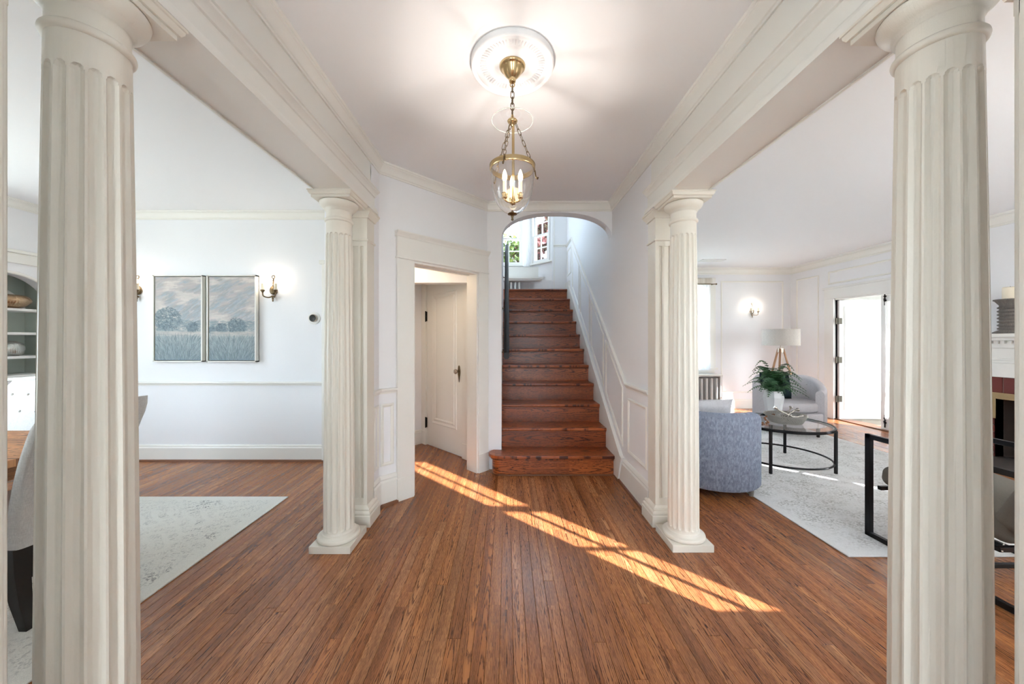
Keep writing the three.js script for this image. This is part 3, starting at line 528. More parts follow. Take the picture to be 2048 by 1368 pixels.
// ------------------------------------------------------------------ windows
// local: x along the wall, y up, z toward the room; origin at the sill's middle
function windowUnit(n, label, pos, turn, w, h, o = {}) {
  const g = structGroup(`window_${n}`, label, 'window', pos, turn), m = o.mat ?? M.white, st = 0.035, mu = o.bar ?? 0.011, dz = -0.02;
  part('frame', [box(-w / 2 - 0.03, -w / 2, 0, h, dz - 0.05, dz + 0.05), box(w / 2, w / 2 + 0.03, 0, h, dz - 0.05, dz + 0.05), box(-w / 2 - 0.03, w / 2 + 0.03, h, h + 0.03, dz - 0.05, dz + 0.05), box(-w / 2 - 0.03, w / 2 + 0.03, -0.03, 0, dz - 0.05, dz + 0.05)], m, g);
  const sashes = o.single ? [[0, h, o.rows ?? 4, 0]] : [[0, h / 2 + 0.015, o.rows ?? 2, 0.018], [h / 2 - 0.015, h, o.upperRows ?? o.rows ?? 2, -0.018]];
  let pi = 0, mi = 0;
  sashes.forEach(([y0, y1, rows, z], si) => {
    const z0 = dz + z - 0.016, z1 = dz + z + 0.016, bx0 = -w / 2 + st, bx1 = w / 2 - st, by0 = y0 + (si ? 0.03 : 0.05), by1 = y1 - (si || o.single ? 0.04 : 0.03);
    part(si ? 'sash_001' : 'sash', [box(-w / 2, bx0, y0, y1, z0, z1), box(bx1, w / 2, y0, y1, z0, z1), box(bx0, bx1, y0, by0, z0, z1), box(bx0, bx1, by1, y1, z0, z1)], m, g);
    const cols = o.cols ?? 3, pw = (bx1 - bx0) / cols, ph = (by1 - by0) / rows;
    for (let c = 1; c < cols; c++) partNumbered('muntin', box(bx0 + c * pw - mu, bx0 + c * pw + mu, by0, by1, dz + z - 0.012, dz + z + 0.012), m, g);
    for (let r = 1; r < rows; r++) partNumbered('muntin', box(bx0, bx1, by0 + r * ph - mu, by0 + r * ph + mu, dz + z - 0.012, dz + z + 0.012), m, g);
    for (let c = 0; c < cols; c++) for (let r = 0; r < rows; r++) partNumbered('pane', new THREE.PlaneGeometry(pw - 0.004, ph - 0.004).translate(bx0 + (c + 0.5) * pw, by0 + (r + 0.5) * ph, dz + z), M.pane, g);
  });
  return g;
}
function drape(name, label, x0, x1, y0, y1, amp, waves, pos, turn, material, category = 'curtain', seed = 1, group) {
  const t = thing(name, label, category, pos, turn, group), rows = [];
  for (let j = 0; j <= 10; j++) { const v = j / 10, row = []; for (let i = 0; i <= waves * 10; i++) { const u = i / (waves * 10), gather = 1 - 0.05 * Math.sin(v * Math.PI); row.push(V(lerp(x0, x1, 0.5 + (u - 0.5) * gather), lerp(y0, y1, v), amp * (1 + 0.3 * noise(u * waves + seed, v * 2)) * Math.sin(u * waves * Math.PI * 2 + 0.6 * noise(u * 5, seed)))); } rows.push(row); }
  part('cloth', loft(rows, false, false, 1.4), material, t);
  return t;
}
// bay on the stair landing
{
  const bay = struct('wall_landing_bay', [
    box(0.80, 1.06, 2.178, 5.0, -6.42, -6.3),                                   // pier facing the stairs
    wall([0.42, -6.72], [0.82, -6.32], 2.178, 2.71, 0.1), wall([0.42, -6.72], [0.82, -6.32], 4.78, 5.0, 0.1), wall([0.42, -6.72], [0.82, -6.32], 3.76, 4.8, 0.1),
    wall([-1.3, -6.72], [0.42, -6.72], 2.178, 2.71, 0.1), wall([-1.3, -6.72], [0.42, -6.72], 4.78, 5.0, 0.1), wall([-1.3, -6.72], [0.42, -6.72], 3.76, 4.8, 0.1), wall([-0.72, -6.72], [-0.62, -6.72], 2.7, 4.8, 0.1), wall([0.30, -6.72], [0.46, -6.72], 2.7, 4.8, 0.1),
    wall([0.42, -6.72], [0.5, -6.64], 2.7, 4.8, 0.1), wall([0.75, -6.39], [0.82, -6.32], 2.7, 4.8, 0.1)], M.wall, 'white bay of windows above the landing radiator', 'wall');
  part('chair_rail', moulding(RAIL, [[0.82, -6.3], [1.06, -6.3]], 2.98), M.trim, bay);
  part('panel_molding', [box(0.83, 0.842, 2.2, 5, -6.302, -6.292), box(0.82, 0.99, 2.18, 2.2, -6.31, -6.292)], M.trim, bay);
  windowUnit(1, 'white bay window of small panes facing the trees above the landing', [-0.16, 2.735, -6.76], 0, 0.86, 1.0, { cols: 4, rows: 2, bar: 0.007 });
  windowUnit(11, 'second bay window added behind the handrail wall for more stair light', [-0.98, 2.735, -6.76], 0, 0.46, 1.0, { cols: 2, rows: 2 });  // extra window, hidden from view, added to light the stairwell
  windowUnit(2, 'narrow white bay window set aslant at the right of the landing', [0.625, 2.735, -6.515], -Math.PI / 4, 0.36, 1.0, { cols: 2, rows: 2, bar: 0.007 });
  windowUnit(15, 'unseen upper hall window added to brighten the stairs', [-1.35, 3.43, -4.884], Math.PI / 2, 0.94, 1.04, { cols: 3, rows: 2 });  // added out of view to throw daylight on the stair wall
  const sill = struct('trim_10', [moulding([[0, -0.03], [0.05, -0.03], [0.055, -0.02], [0.05, 0], [0, 0]], [[-1.3, -6.72], [0.42, -6.72], [0.82, -6.32]], 2.73), box(-1.3, 0.70, 2.455, 2.66, -6.72, -6.56), box(-1.3, 0.78, 2.43, 2.46, -6.72, -6.47), box(-1.3, 0.76, 2.40, 2.432, -6.72, -6.5)], M.trim, 'white window ledge and apron above the landing radiator', 'window sill');
  drape('sheer_curtain', 'white curtain gathered at the corner of the bay window', -0.09, 0.11, 0, 1.6, 0.018, 5, [0.375, 2.68, -6.62], Math.PI * 0.1, M.sheer, 'curtain', 3);
  const rad = thing('radiator', 'white cast iron radiator under the landing bay window', 'radiator', [-0.1, 2.178, -6.6]);
  for (let k = 0; k < 13; k++) { const x = -0.55 + k * 0.073; partNumbered('section', [rbox(x - 0.017, x + 0.017, 0.02, 0.2, -0.055, 0.055, 0.012), rbox(x - 0.012, x + 0.012, 0, 0.03, -0.05, 0.05, 0.004)], M.white, rad); }
}
// narrow front window of the living room that lets in the sun, and the slit beside the fireplace
windowUnit(3, 'narrow front window of the living room', [2.435, 0.73, -0.5], Math.PI, 0.45, 1.49, { cols: 2, rows: 2, upperRows: 1 });
windowUnit(4, 'small window beyond the fireplace', [5.51, 0.88, -1.05], -Math.PI / 2, 0.44, 1.29, { cols: 2, rows: 2 });
drape('drawn_curtain', 'heavy curtain drawn over the small window', -0.28, -0.03, 0, 1.5, 0.02, 4, [5.4, 0.8, -1.05], -Math.PI / 2, M.linenWhite, 'curtain', 5);
drape('drawn_curtain', 'heavy second curtain drawn over the small window', 0.03, 0.28, 0, 1.5, 0.02, 4, [5.4, 0.8, -1.05], -Math.PI / 2, M.linenWhite, 'curtain', 7);
windowUnit(5, 'bright back window of the living room behind the curtain', [3.215, 0.81, -6.86], 0, 1.26, 1.52, { cols: 3, rows: 3 });
windowUnit(6, 'wide dining room window outside the picture', [-4.9, 0.63, -1.77], Math.PI / 2, 1.84, 1.74, { cols: 6, rows: 3 });
windowUnit(9, 'unseen front window added to brighten the dining room', [-3.2, 0.63, -0.5], Math.PI, 0.94, 1.34, { cols: 3, rows: 3 });  // unseen window added as a light source for the dining room
windowUnit(10, 'unseen wide front window added to brighten the living room', [4.1, 0.63, -0.5], Math.PI, 2.14, 1.74, { cols: 6, rows: 3 });  // added out of view as a large soft source for the living room
drape('sheer_curtain', 'curtain added over the dining room front window to soften the sun', -1.35, 1.35, 0.5, 2.42, 0.02, 16, [-3.2, 0, -0.64], Math.PI, M.lined, 'curtain', 23);  // added cloth spreads the sun into soft dining room light
drape('sheer_curtain', 'curtain added over the wide living room front window to soften the sun', -1.3, 1.4, 0.5, 2.42, 0.02, 16, [4.1, 0, -0.64], Math.PI, M.lined, 'curtain', 29);  // added cloth diffuses direct sun before it enters the living room
{
  struct('trim_11', [rbox(2.44, 2.56, 0.78, 2.5, -6.81, -6.785, 0.003), rbox(3.87, 3.99, 0.78, 2.5, -6.81, -6.785, 0.003), rbox(2.44, 3.99, 2.36, 2.5, -6.81, -6.783, 0.003), rbox(2.42, 4.01, 0.745, 0.785, -6.81, -6.74, 0.006), rbox(2.46, 3.97, 0.68, 0.745, -6.81, -6.785, 0.003)], M.trim, 'white casing and sill of the living room back window', 'window casing');
  drape('sheer_curtain', 'long white curtain hanging from a rod over the living room radiator', 3.44, 3.84, 0.74, 2.35, 0.024, 6, [0, 0, -6.7], 0, M.sheer, 'curtain', 11);
  const rodT = thing('curtain_rod', 'thin dark rod with a ring end over the living room curtain', 'curtain rod', [0, 0, 0]);
  part('rod', rod(V(2.5, 2.365, -6.7), V(3.94, 2.365, -6.7), 0.008), M.oldBrass, rodT);
  part('finial', new THREE.SphereGeometry(0.016, 12, 8).translate(3.95, 2.365, -6.7), M.oldBrass, rodT);
  part('bracket', box(3.9, 3.915, 2.358, 2.372, -6.785, -6.695), M.oldBrass, rodT);
  const v = thing('window_valance', 'patterned cream valance above the living room curtain', 'valance', [0, 0, 0]);
  const vt = texture(256, 64, (i, j) => { const q = fbm(i / 14, j / 9, 4); return q > 0.06 ? [196, 186, 168] : [232, 227, 216]; });
  part('cloth', rbox(2.55, 3.87, 2.375, 2.475, -6.775, -6.68, 0.02, 3), mat(0xffffff, 0.9, { map: mapScale(vt, 0.5, 0.12) }), v);
  const rad = thing('radiator', 'grey white cast iron radiator under the living room window', 'radiator', [0, 0, 0]);
  for (let k = 0; k < 16; k++) { const x = 2.5 + k * 0.094; partNumbered('section', [rbox(x - 0.022, x + 0.022, 0.06, 0.6, -6.76, -6.60, 0.018), rbox(x - 0.014, x + 0.014, 0, 0.09, -6.74, -6.62, 0.005)], M.white, rad); }
  part('pipe', rod(V(2.48, 0.12, -6.68), V(3.93, 0.12, -6.68), 0.014), M.white, rad);
  part('shelf', [rbox(2.42, 3.99, 0.635, 0.668, -6.79, -6.55, 0.005), box(3.95, 3.985, 0, 0.636, -6.79, -6.57)], M.trim, rad);
}

// ------------------------------------------------------------------ french doors and sunroom
{
  const X = 5.44;
  struct('trim_12', [rbox(X - 0.026, X, 0, 2.0, -6.06, -5.89, 0.003), rbox(X - 0.026, X, 0, 2.0, -4.5, -4.34, 0.003), rbox(X - 0.03, X, 1.995, 2.16, -6.06, -4.34, 0.003), rbox(X - 0.04, X, 2.16, 2.19, -6.09, -4.31, 0.005), box(X - 0.004, X + 0.144, 0, 1.995, -5.91, -5.88), box(X - 0.004, X + 0.144, 0, 1.995, -4.52, -4.49), box(X - 0.004, X + 0.144, 1.97, 1.995, -5.9, -4.5)], M.white, 'white casing of the glazed double doors', 'door casing');
  struct('trim_13', box(X - 0.02, X + 0.2, -0.01, 0.012, -5.88, -4.52), M.shoe, 'brown oak threshold of the glazed double doors', 'threshold');
  const leaf = (n, label, pos, turn, w, flip) => {
    const g = structGroup(`door_${n}`, label, 'door', pos, turn), h = 1.96, st = 0.085, s = flip ? -1 : 1, B = (a, b, ...r) => box(Math.min(s * a, s * b), Math.max(s * a, s * b), ...r);
    part('stile', B(0, st, 0.012, h, -0.02, 0.02), M.white, g); part('stile_001', B(w - st, w, 0.012, h, -0.02, 0.02), M.white, g);
    part('rail', B(st, w - st, 0.012, 0.2, -0.02, 0.02), M.white, g); part('rail_001', B(st, w - st, h - 0.09, h, -0.02, 0.02), M.white, g);
    const cols = 2, rows = 5, pw = (w - 2 * st) / cols, ph = (h - 0.29) / rows;
    partNumbered('muntin', B(st + pw - 0.011, st + pw + 0.011, 0.2, h - 0.09, -0.012, 0.012), M.white, g);
    for (let r = 1; r < rows; r++) partNumbered('muntin', B(st, w - st, 0.2 + r * ph - 0.011, 0.2 + r * ph + 0.011, -0.012, 0.012), M.white, g);
    for (let c = 0; c < cols; c++) for (let r = 0; r < rows; r++) partNumbered('pane', new THREE.PlaneGeometry(pw, ph).translate(s * (st + (c + 0.5) * pw), 0.2 + (r + 0.5) * ph, 0), M.pane, g);
    return g;
  };
  const a = leaf(3, 'white glazed door standing open into the sunroom', [X + 0.03, 0, -5.86], -0.03, 0.66, false);
  for (const [i, y] of [1.62, 0.98, 0.34].entries()) part(i ? `hinge_00${i}` : 'hinge', [rbox(-0.06, 0.0, y - 0.05, y + 0.05, 0.018, 0.03, 0.002), rod(V(-0.03, y - 0.055, 0.032), V(-0.03, y + 0.055, 0.032), 0.007), rbox(-0.0, 0.04, y - 0.05, y + 0.05, 0.018, 0.026, 0.002)], mat(0x4a443a, 0.45, { metalness: 0.6 }), a, 'tarnished butt hinge');
  const b = leaf(4, 'white glazed door standing closed with bolts at top and bottom', [X + 0.06, 0, -4.54], Math.PI / 2, 0.66, false);
  // bolts on the closed leaf, near its free edge, on the room side
  for (const [i, y] of [[0, 1.9], [1, 0.13]].map((q) => q).entries()) part(i ? 'bolt_001' : 'bolt', [rod(V(0.60, y[1] - 0.09, -0.03), V(0.60, y[1] + 0.09, -0.03), 0.007), rbox(0.585, 0.615, y[1] - 0.03, y[1] - 0.01, -0.034, -0.02, 0.002), rbox(0.585, 0.615, y[1] + 0.03, y[1] + 0.05, -0.034, -0.02, 0.002), rod(V(0.6, y[1], -0.03), V(0.6, y[1], -0.052), 0.006)], M.dark, b, 'black iron surface bolt');
  drape('door_curtain', 'sheer white curtain on the open glazed door', 0.06, 0.62, 0.16, 1.86, 0.009, 10, [X + 0.03, 0, -5.825], -0.03, M.sheer, 'curtain', 17);
  drape('door_curtain', 'sheer white curtain on the closed glazed door', 0.05, 0.59, 0.16, 1.86, 0.012, 9, [X + 0.025, 0, -4.54], Math.PI / 2, M.sheer, 'curtain', 19);

  // sunroom: floor, glass walls, roof
  const S0 = 5.58, S1 = 8.2, Z0 = -7.6, Z1 = -4.0;
  const fl = mat(0x9c9080, 0.6);
  struct('floor_sunroom', box(X, S1 + 0.1, -0.2, -0.004, Z0 - 0.1, Z1 + 0.1), fl, 'pale sunroom floor beyond the glazed doors', 'floor');
  struct('ceiling_sunroom', box(5.58, S1 + 0.3, 2.5, 2.6, Z0 - 0.3, Z1 + 0.3), M.white, 'white sunroom ceiling', 'ceiling');
  struct('wall_sunroom_back', wall([S0, Z0], [S1, Z0], 0, 2.5, 0.1, [[0.2, 1.2, 0.5, 2.2]]), M.white, 'white back wall of the sunroom', 'wall');
  struct('wall_sunroom_right', wall([S1, Z0], [S1, Z1], 0, 2.5, 0.1, []), M.white, 'white outer wall of the sunroom', 'wall');
  struct('wall_sunroom_front', wall([S1, Z1], [S0, Z1], 0, 2.5, 0.1, [[0.8, 1.95, 0.3, 2.25]]), M.white, 'white front wall of the sunroom', 'wall');
  struct('wall_sunroom_inner', box(5.44, 5.58, 0, 2.5, Z0, -6.9), M.white, 'white inner wall of the sunroom', 'wall');
  windowUnit(7, 'first sunroom back window', [S0 + 0.7, 0.53, Z0 - 0.03], 0, 0.94, 1.64, { cols: 3, rows: 3 });
  windowUnit(8, 'sunroom front window letting in the sun', [6.825, 0.33, Z1 + 0.03], Math.PI, 1.09, 1.89, { cols: 2, rows: 1 });
}

// ------------------------------------------------------------------ front entrance behind the camera
{
  const d = structGroup('door_5', 'glazed front entrance behind the camera', 'door', [0, 0, 1.56]);
  part('frame', [box(-0.95, -0.88, 0, 2.3, -0.05, 0.05), box(0.88, 0.95, 0, 2.3, -0.05, 0.05), box(-0.95, 0.95, 2.22, 2.3, -0.05, 0.05), box(-0.5, -0.42, 0, 2.3, -0.04, 0.04), box(0.42, 0.5, 0, 2.3, -0.04, 0.04), box(-0.42, 0.42, 0, 0.3, -0.03, 0.03)], M.white, d);
  part('leaf', [rbox(-0.42, 0.42, 0.01, 2.22, -0.025, 0.025, 0.004)], M.trim, d); part('pane', new THREE.PlaneGeometry(0.38, 1.9).translate(-0.69, 1.27, 0), M.pane, d); part('pane_001', new THREE.PlaneGeometry(0.38, 1.9).translate(0.69, 1.27, 0), M.pane, d);
  struct('sun_block_porch', [box(-2.2, 2.2, 2.7, 2.85, 1.7, 4.2), box(1.6, 1.75, 0, 2.7, 1.7, 4.2), box(-2.2, 2.2, -0.3, -0.02, 1.7, 4.3)], M.white, 'unseen porch added to keep sun out of the front entrance', 'porch');  // roof and side wall added out of view to block the sun
}

// ------------------------------------------------------------------ pendant lantern and medallion
const PX = 0.027, PZ = -1.78;
{
  const m = thing('ceiling_medallion', 'round white plaster medallion around the lantern canopy', 'ceiling medallion', [PX, CEIL, PZ]);
  part('disc', lathe([[0, -0.012], [0.06, -0.012], [0.075, -0.02], [0.085, -0.012], [0.1, -0.009], [0.118, -0.01], [0.12, -0.016], [0.126, -0.016], [0.128, -0.01], [0.16, -0.012], [0.165, -0.02], [0.172, -0.026], [0.18, -0.026], [0.184, -0.02], [0.19, -0.02], [0.196, -0.03], [0.203, -0.03], [0.207, -0.022], [0.207, 0]], 96), M.ceiling, m);
  const ribs = []; for (let k = 0; k < 60; k++) { const t = k / 60 * Math.PI * 2; ribs.push(new THREE.SphereGeometry(1, 8, 6).scale(0.0048, 0.006, 0.017).translate(0, -0.014, 0.145).rotateY(t)); }
  const rb = part('leaf_ring', ribs, M.ceiling, m); rb.userData.kind = 'stuff';
}
{
  const p = thing('pendant_lantern', 'brass bell jar lantern with three lit candles hanging from the foyer ceiling', 'pendant light', [PX, 0, PZ]);
  part('canopy', lathe([[0, 2.59], [0.01, 2.591], [0.016, 2.596], [0.018, 2.604], [0.014, 2.608], [0.018, 2.613], [0.027, 2.62], [0.039, 2.634], [0.049, 2.65], [0.0535, 2.66], [0.058, 2.661], [0.061, 2.666], [0.064, 2.668], [0.066, 2.678], [0, 2.678]], 40), M.brass, p);
  part('loop', [new THREE.TorusGeometry(0.011, 0.0028, 8, 20).translate(0, 2.582, 0)], M.brass, p);
  const link = (rx, ry, wire) => { const pts = []; for (let k = 0; k < 20; k++) { const t = k / 20 * Math.PI * 2, c = Math.cos(t), s = Math.sin(t); pts.push(V(rx * Math.sign(c) * Math.pow(Math.abs(c), 0.7), ry * Math.sign(s) * Math.pow(Math.abs(s), 0.55), 0)); } return tube(pts, wire, 40, 6, true); };
  const chain = (a, b, n, rx, ry, wire, name) => {
    const d = b.clone().sub(a), dir = d.clone().normalize(), q = new THREE.Quaternion().setFromUnitVectors(V(0, -1, 0), dir);
    for (let k = 0; k < n; k++) { const g = link(rx, ry, wire).rotateY(k % 2 ? 0.25 : Math.PI / 2 + 0.25).applyQuaternion(q); const c = a.clone().addScaledVector(d, (k + 0.5) / n); partNumbered(name, g.translate(c.x, c.y, c.z), M.oldBrass, p); }
  };
  chain(V(0, 2.576, 0), V(0, 2.428, 0), 5, 0.0085, 0.0185, 0.0023, 'chain_link');
  // smoke bell
  part('smoke_bell', lathe([[0.012, 2.43], [0.03, 2.436], [0.055, 2.432], [0.08, 2.42], [0.096, 2.408], [0.1035, 2.403], [0.1045, 2.4], [0.1025, 2.399]], 64), M.clearGlass, p, 'clear glass smoke bell');
  part('bell_rim', new THREE.TorusGeometry(0.1035, 0.0016, 6, 64).rotateX(Math.PI / 2).translate(0, 2.4005, 0), phys(0xe8efe8, 0.05, { transmission: 0.6, thickness: 0 }), p);
  part('hub', lathe([[0, 2.375], [0.008, 2.376], [0.012, 2.384], [0.022, 2.392], [0.026, 2.4], [0.022, 2.406], [0.01, 2.412], [0.006, 2.43], [0, 2.432]], 30), M.brass, p);
  const ringY = 2.165, ringR = 0.111;
  for (const [i, t] of [0.62, 2.62 + 0.12, 4.71].entries()) {
    const x = Math.cos(t - 0.35), z = -Math.sin(t - 0.35) ;
    chain(V(x * 0.018, 2.39, z * 0.018), V(x * (ringR + 0.004), ringY + 0.012, z * (ringR + 0.004)), 8, 0.0062, 0.0172, 0.0016, 'hanging_chain_link');
    part(i ? `hook_00${i}` : 'hook', tube([V(x * (ringR + 0.002), ringY + 0.014, z * (ringR + 0.002)), V(x * (ringR + 0.009), ringY, z * (ringR + 0.009)), V(x * (ringR + 0.014), ringY - 0.028, z * (ringR + 0.014)), V(x * (ringR + 0.022), ringY - 0.04, z * (ringR + 0.022)), V(x * (ringR + 0.026), ringY - 0.03, z * (ringR + 0.026))], 0.0034, 20, 6), M.oldBrass, p);
  }
  part('rim_ring', lathe([[ringR - 0.003, ringY - 0.013], [ringR, ringY - 0.014], [ringR + 0.003, ringY - 0.006], [ringR + 0.001, ringY + 0.006], [ringR + 0.004, ringY + 0.01], [ringR, ringY + 0.012], [ringR - 0.003, ringY + 0.011], [ringR - 0.003, ringY - 0.013]], 64), M.brass, p);
  part('glass_bowl', lathe([[0, 1.936], [0.012, 1.936], [0.036, 1.943], [0.06, 1.96], [0.081, 1.99], [0.096, 2.03], [0.1045, 2.075], [0.108, 2.12], [0.108, 2.176], [0.1058, 2.178], [0.1055, 2.12], [0.102, 2.076], [0.0936, 2.031], [0.079, 1.992], [0.0585, 1.9625], [0.035, 1.9455], [0.012, 1.939], [0, 1.939]], 72), M.bowlGlass, p, 'clear glass bell jar');
  part('finial', lathe([[0, 1.9], [0.005, 1.902], [0.007, 1.908], [0.004, 1.914], [0.008, 1.92], [0.006, 1.926], [0.024, 1.932], [0.022, 1.937], [0.008, 1.944], [0.004, 1.952], [0, 1.953]], 24), M.oldBrass, p);
  part('rod', [rod(V(0.004, 2.005, -0.004), V(0.004, 2.38, -0.004), 0.007), rod(V(0.004, 2.005, -0.004), V(0.004, 1.985, -0.004), 0.012)], M.brass, p);
  const bulbMat = new THREE.MeshStandardMaterial({ color: 0xfff4e0, emissive: 0xffdfae, emissiveIntensity: 9 });
  for (let k = 0; k < 3; k++) {
    const t = 0.5 + k * Math.PI * 2 / 3, x = Math.cos(t) * 0.045, z = Math.sin(t) * 0.045;
    part(k ? `arm_00${k}` : 'arm', tube([V(0.004, 2.0, -0.004), V(x * 0.6, 1.99, z * 0.6), V(x, 1.998, z), V(x, 2.006, z)], 0.004, 12, 6), M.brass, p);
    part(k ? `candle_cup_00${k}` : 'candle_cup', lathe([[0, 2.002], [0.012, 2.003], [0.014, 2.012], [0.011, 2.016], [0.015, 2.022], [0.015, 2.03], [0, 2.03]], 20).translate(x, 0, z), M.brass, p);
    part(k ? `candle_sleeve_00${k}` : 'candle_sleeve', rod(V(x, 2.03, z), V(x, 2.088, z), 0.0095, 0.0095, 18), M.candle, p);
    part(k ? `bulb_00${k}` : 'bulb', lathe([[0, 2.086], [0.007, 2.088], [0.011, 2.1], [0.012, 2.112], [0.009, 2.128], [0.004, 2.142], [0, 2.148]], 18).translate(x, 0, z), bulbMat, p);
    const L = new THREE.PointLight(0xfff6ee, 0.2); L.name = 'lantern_candle'; L.position.set(PX + x, 2.112, PZ + z); L.castShadow = true; L.shadow.radius = 0.45; scene.add(L);
  }
}
// ------------------------------------------------------------------ wall sconces
function sconce(label, pos, metal) {
  const s = thing('wall_sconce', label, 'wall sconce', pos, 0, 'two-armed candle sconces');
  part('backplate', [new THREE.SphereGeometry(1, 24, 16).scale(0.042, 0.05, 0.02).translate(0, -0.02, 0.012), lathe([[0, -0.145], [0.005, -0.142], [0.009, -0.132], [0.004, -0.124], [0.012, -0.116], [0.007, -0.106], [0.02, -0.094], [0.014, -0.08], [0, -0.075]], 20).translate(0, 0, 0.025)], metal, s);
  part('stem', [lathe([[0, 0.02], [0.008, 0.022], [0.012, 0.034], [0.006, 0.044], [0.011, 0.056], [0.006, 0.07], [0.01, 0.082], [0.005, 0.094], [0.008, 0.1], [0, 0.108]], 16).translate(0, 0, 0.015), new THREE.TorusGeometry(0.016, 0.004, 8, 20).translate(0, 0.122, 0.015)], metal, s);
  [-1, 1].forEach((k, i) => {
    const x = k * 0.068, z = 0.085;
    part(i ? 'arm_001' : 'arm', tube([V(0, -0.085, 0.025), V(k * 0.03, -0.102, 0.05), V(k * 0.06, -0.09, z), V(x, -0.06, z), V(x, -0.045, z)], 0.0065, 20, 8), metal, s);
    part(i ? 'candle_cup_001' : 'candle_cup', lathe([[0, -0.055], [0.008, -0.054], [0.012, -0.044], [0.02, -0.036], [0.022, -0.026], [0.018, -0.024], [0, -0.024]], 20).translate(x, 0, z), metal, s);
    part(i ? 'candle_sleeve_001' : 'candle_sleeve', rod(V(x, -0.026, z), V(x, 0.042, z), 0.0155, 0.0155, 18), M.candle, s);
    part(i ? 'bulb_001' : 'bulb', lathe([[0, 0.04], [0.008, 0.042], [0.012, 0.052], [0.013, 0.062], [0.009, 0.076], [0.004, 0.088], [0, 0.092]], 16).translate(x, 0, z), sconceBulb, s);
    const L = new THREE.PointLight(0xffeedb, 0.035); L.name = 'sconce_bulb'; L.position.set(pos[0] + x, pos[1] + 0.062, pos[2] + z); L.castShadow = true; L.shadow.radius = 0.4; scene.add(L);
  });
}
const sconceBulb = new THREE.MeshStandardMaterial({ color: 0xfff6e6, emissive: 0xffe6c0, emissiveIntensity: 3 });
sconce('bronze candle sconce glowing to the right of the two paintings', [-2.51, 1.86, -3.83], M.oldBrass);
sconce('bronze candle sconce partly behind the column, left of the paintings', [-3.97, 1.86, -3.83], M.oldBrass);
sconce('silvery candle sconce on the living room wall above the drum lamp', [4.69, 1.88, -6.81], M.nickel);

// ------------------------------------------------------------------ paintings, thermostat, ceiling register
function landscape(seed, trees) {
  const w = 420, h = 740, c = document.createElement('canvas'); c.width = w; c.height = h;
  const g = c.getContext('2d'), r = rng(seed);
  const base = g.createLinearGradient(0, 0, 0, h); base.addColorStop(0, '#b9b3b1'); base.addColorStop(0.35, '#c6beb9'); base.addColorStop(0.62, '#c9c4bf'); base.addColorStop(0.66, '#b4b6b4'); base.addColorStop(1, '#7f8f98');
  g.fillStyle = base; g.fillRect(0, 0, w, h); g.lineCap = 'round';
  const stroke = (x, y, l, a, wd, col, al) => { g.globalAlpha = al; g.strokeStyle = col; g.lineWidth = wd; g.beginPath(); g.moveTo(x, y); g.quadraticCurveTo(x + Math.cos(a) * l * 0.5 + (r() - 0.5) * 6, y + Math.sin(a) * l * 0.5 + (r() - 0.5) * 6, x + Math.cos(a) * l, y + Math.sin(a) * l); g.stroke(); };
  const pick = (list) => list[Math.floor(r() * list.length)];
  for (let k = 0; k < 1500; k++) { const x = r() * w, y = r() * h * 0.6, n = fbm(x / 120 + seed, y / 60, 3); stroke(x, y, 30 + r() * 40, -0.25 + n * 0.9, 5 + r() * 12, n > 0.12 ? pick(['#d6cec6', '#d8d3cb', '#c9c5be']) : n > -0.08 ? pick(['#b5b1ae', '#bdb6b0', '#b5aeb0']) : pick(['#9fa9b2', '#a9b6c2', '#98a0a7', '#a09d9b']), 0.28); }
  for (let k = 0; k < 420; k++) { const x = r() * w, y = h * (0.53 + r() * 0.12); stroke(x, y, 16 + r() * 26, (r() - 0.5) * 0.6, 4 + r() * 6, pick(['#7f8e95', '#8d999d', '#71818a', '#93a0a4']), 0.35); }
  for (const [tx, ty, tr] of trees) for (let k = 0; k < 620 * tr; k++) { const a = r() * 6.28, q = Math.sqrt(r()) * 100 * tr; stroke(w * tx + Math.cos(a) * q, h * ty + Math.sin(a) * q * 0.8, 10 + r() * 16, 0.6 + (r() - 0.5) * 2.6, 4 + r() * 6, r() < 0.15 ? '#59666e' : pick(['#75838b', '#808f96', '#6a7a83', '#8e9ca1']), 0.45); }
  for (let k = 0; k < 160; k++) { const y = h * (0.655 + r() * 0.05); stroke(r() * w, y, 40 + r() * 60, 0.03, 3 + r() * 5, pick(['#cfcac2', '#b7b6b2', '#a39f9d', '#c9c1b8']), 0.4); }
  for (let k = 0; k < 1300; k++) { const x = r() * w, y = h * (0.74 + r() * 0.27); stroke(x, y, 20 + r() * 40, -1.57 + (x / w - 0.5 + (r() - 0.5) * 0.7) * 1.1, 2 + r() * 4, pick(['#6f7f83', '#829294', '#94a5aa', '#5f6e72', '#a4b0b2']), 0.4); }
  g.globalAlpha = 1;
  const t = new THREE.CanvasTexture(c); t.colorSpace = THREE.SRGBColorSpace; return t;
}
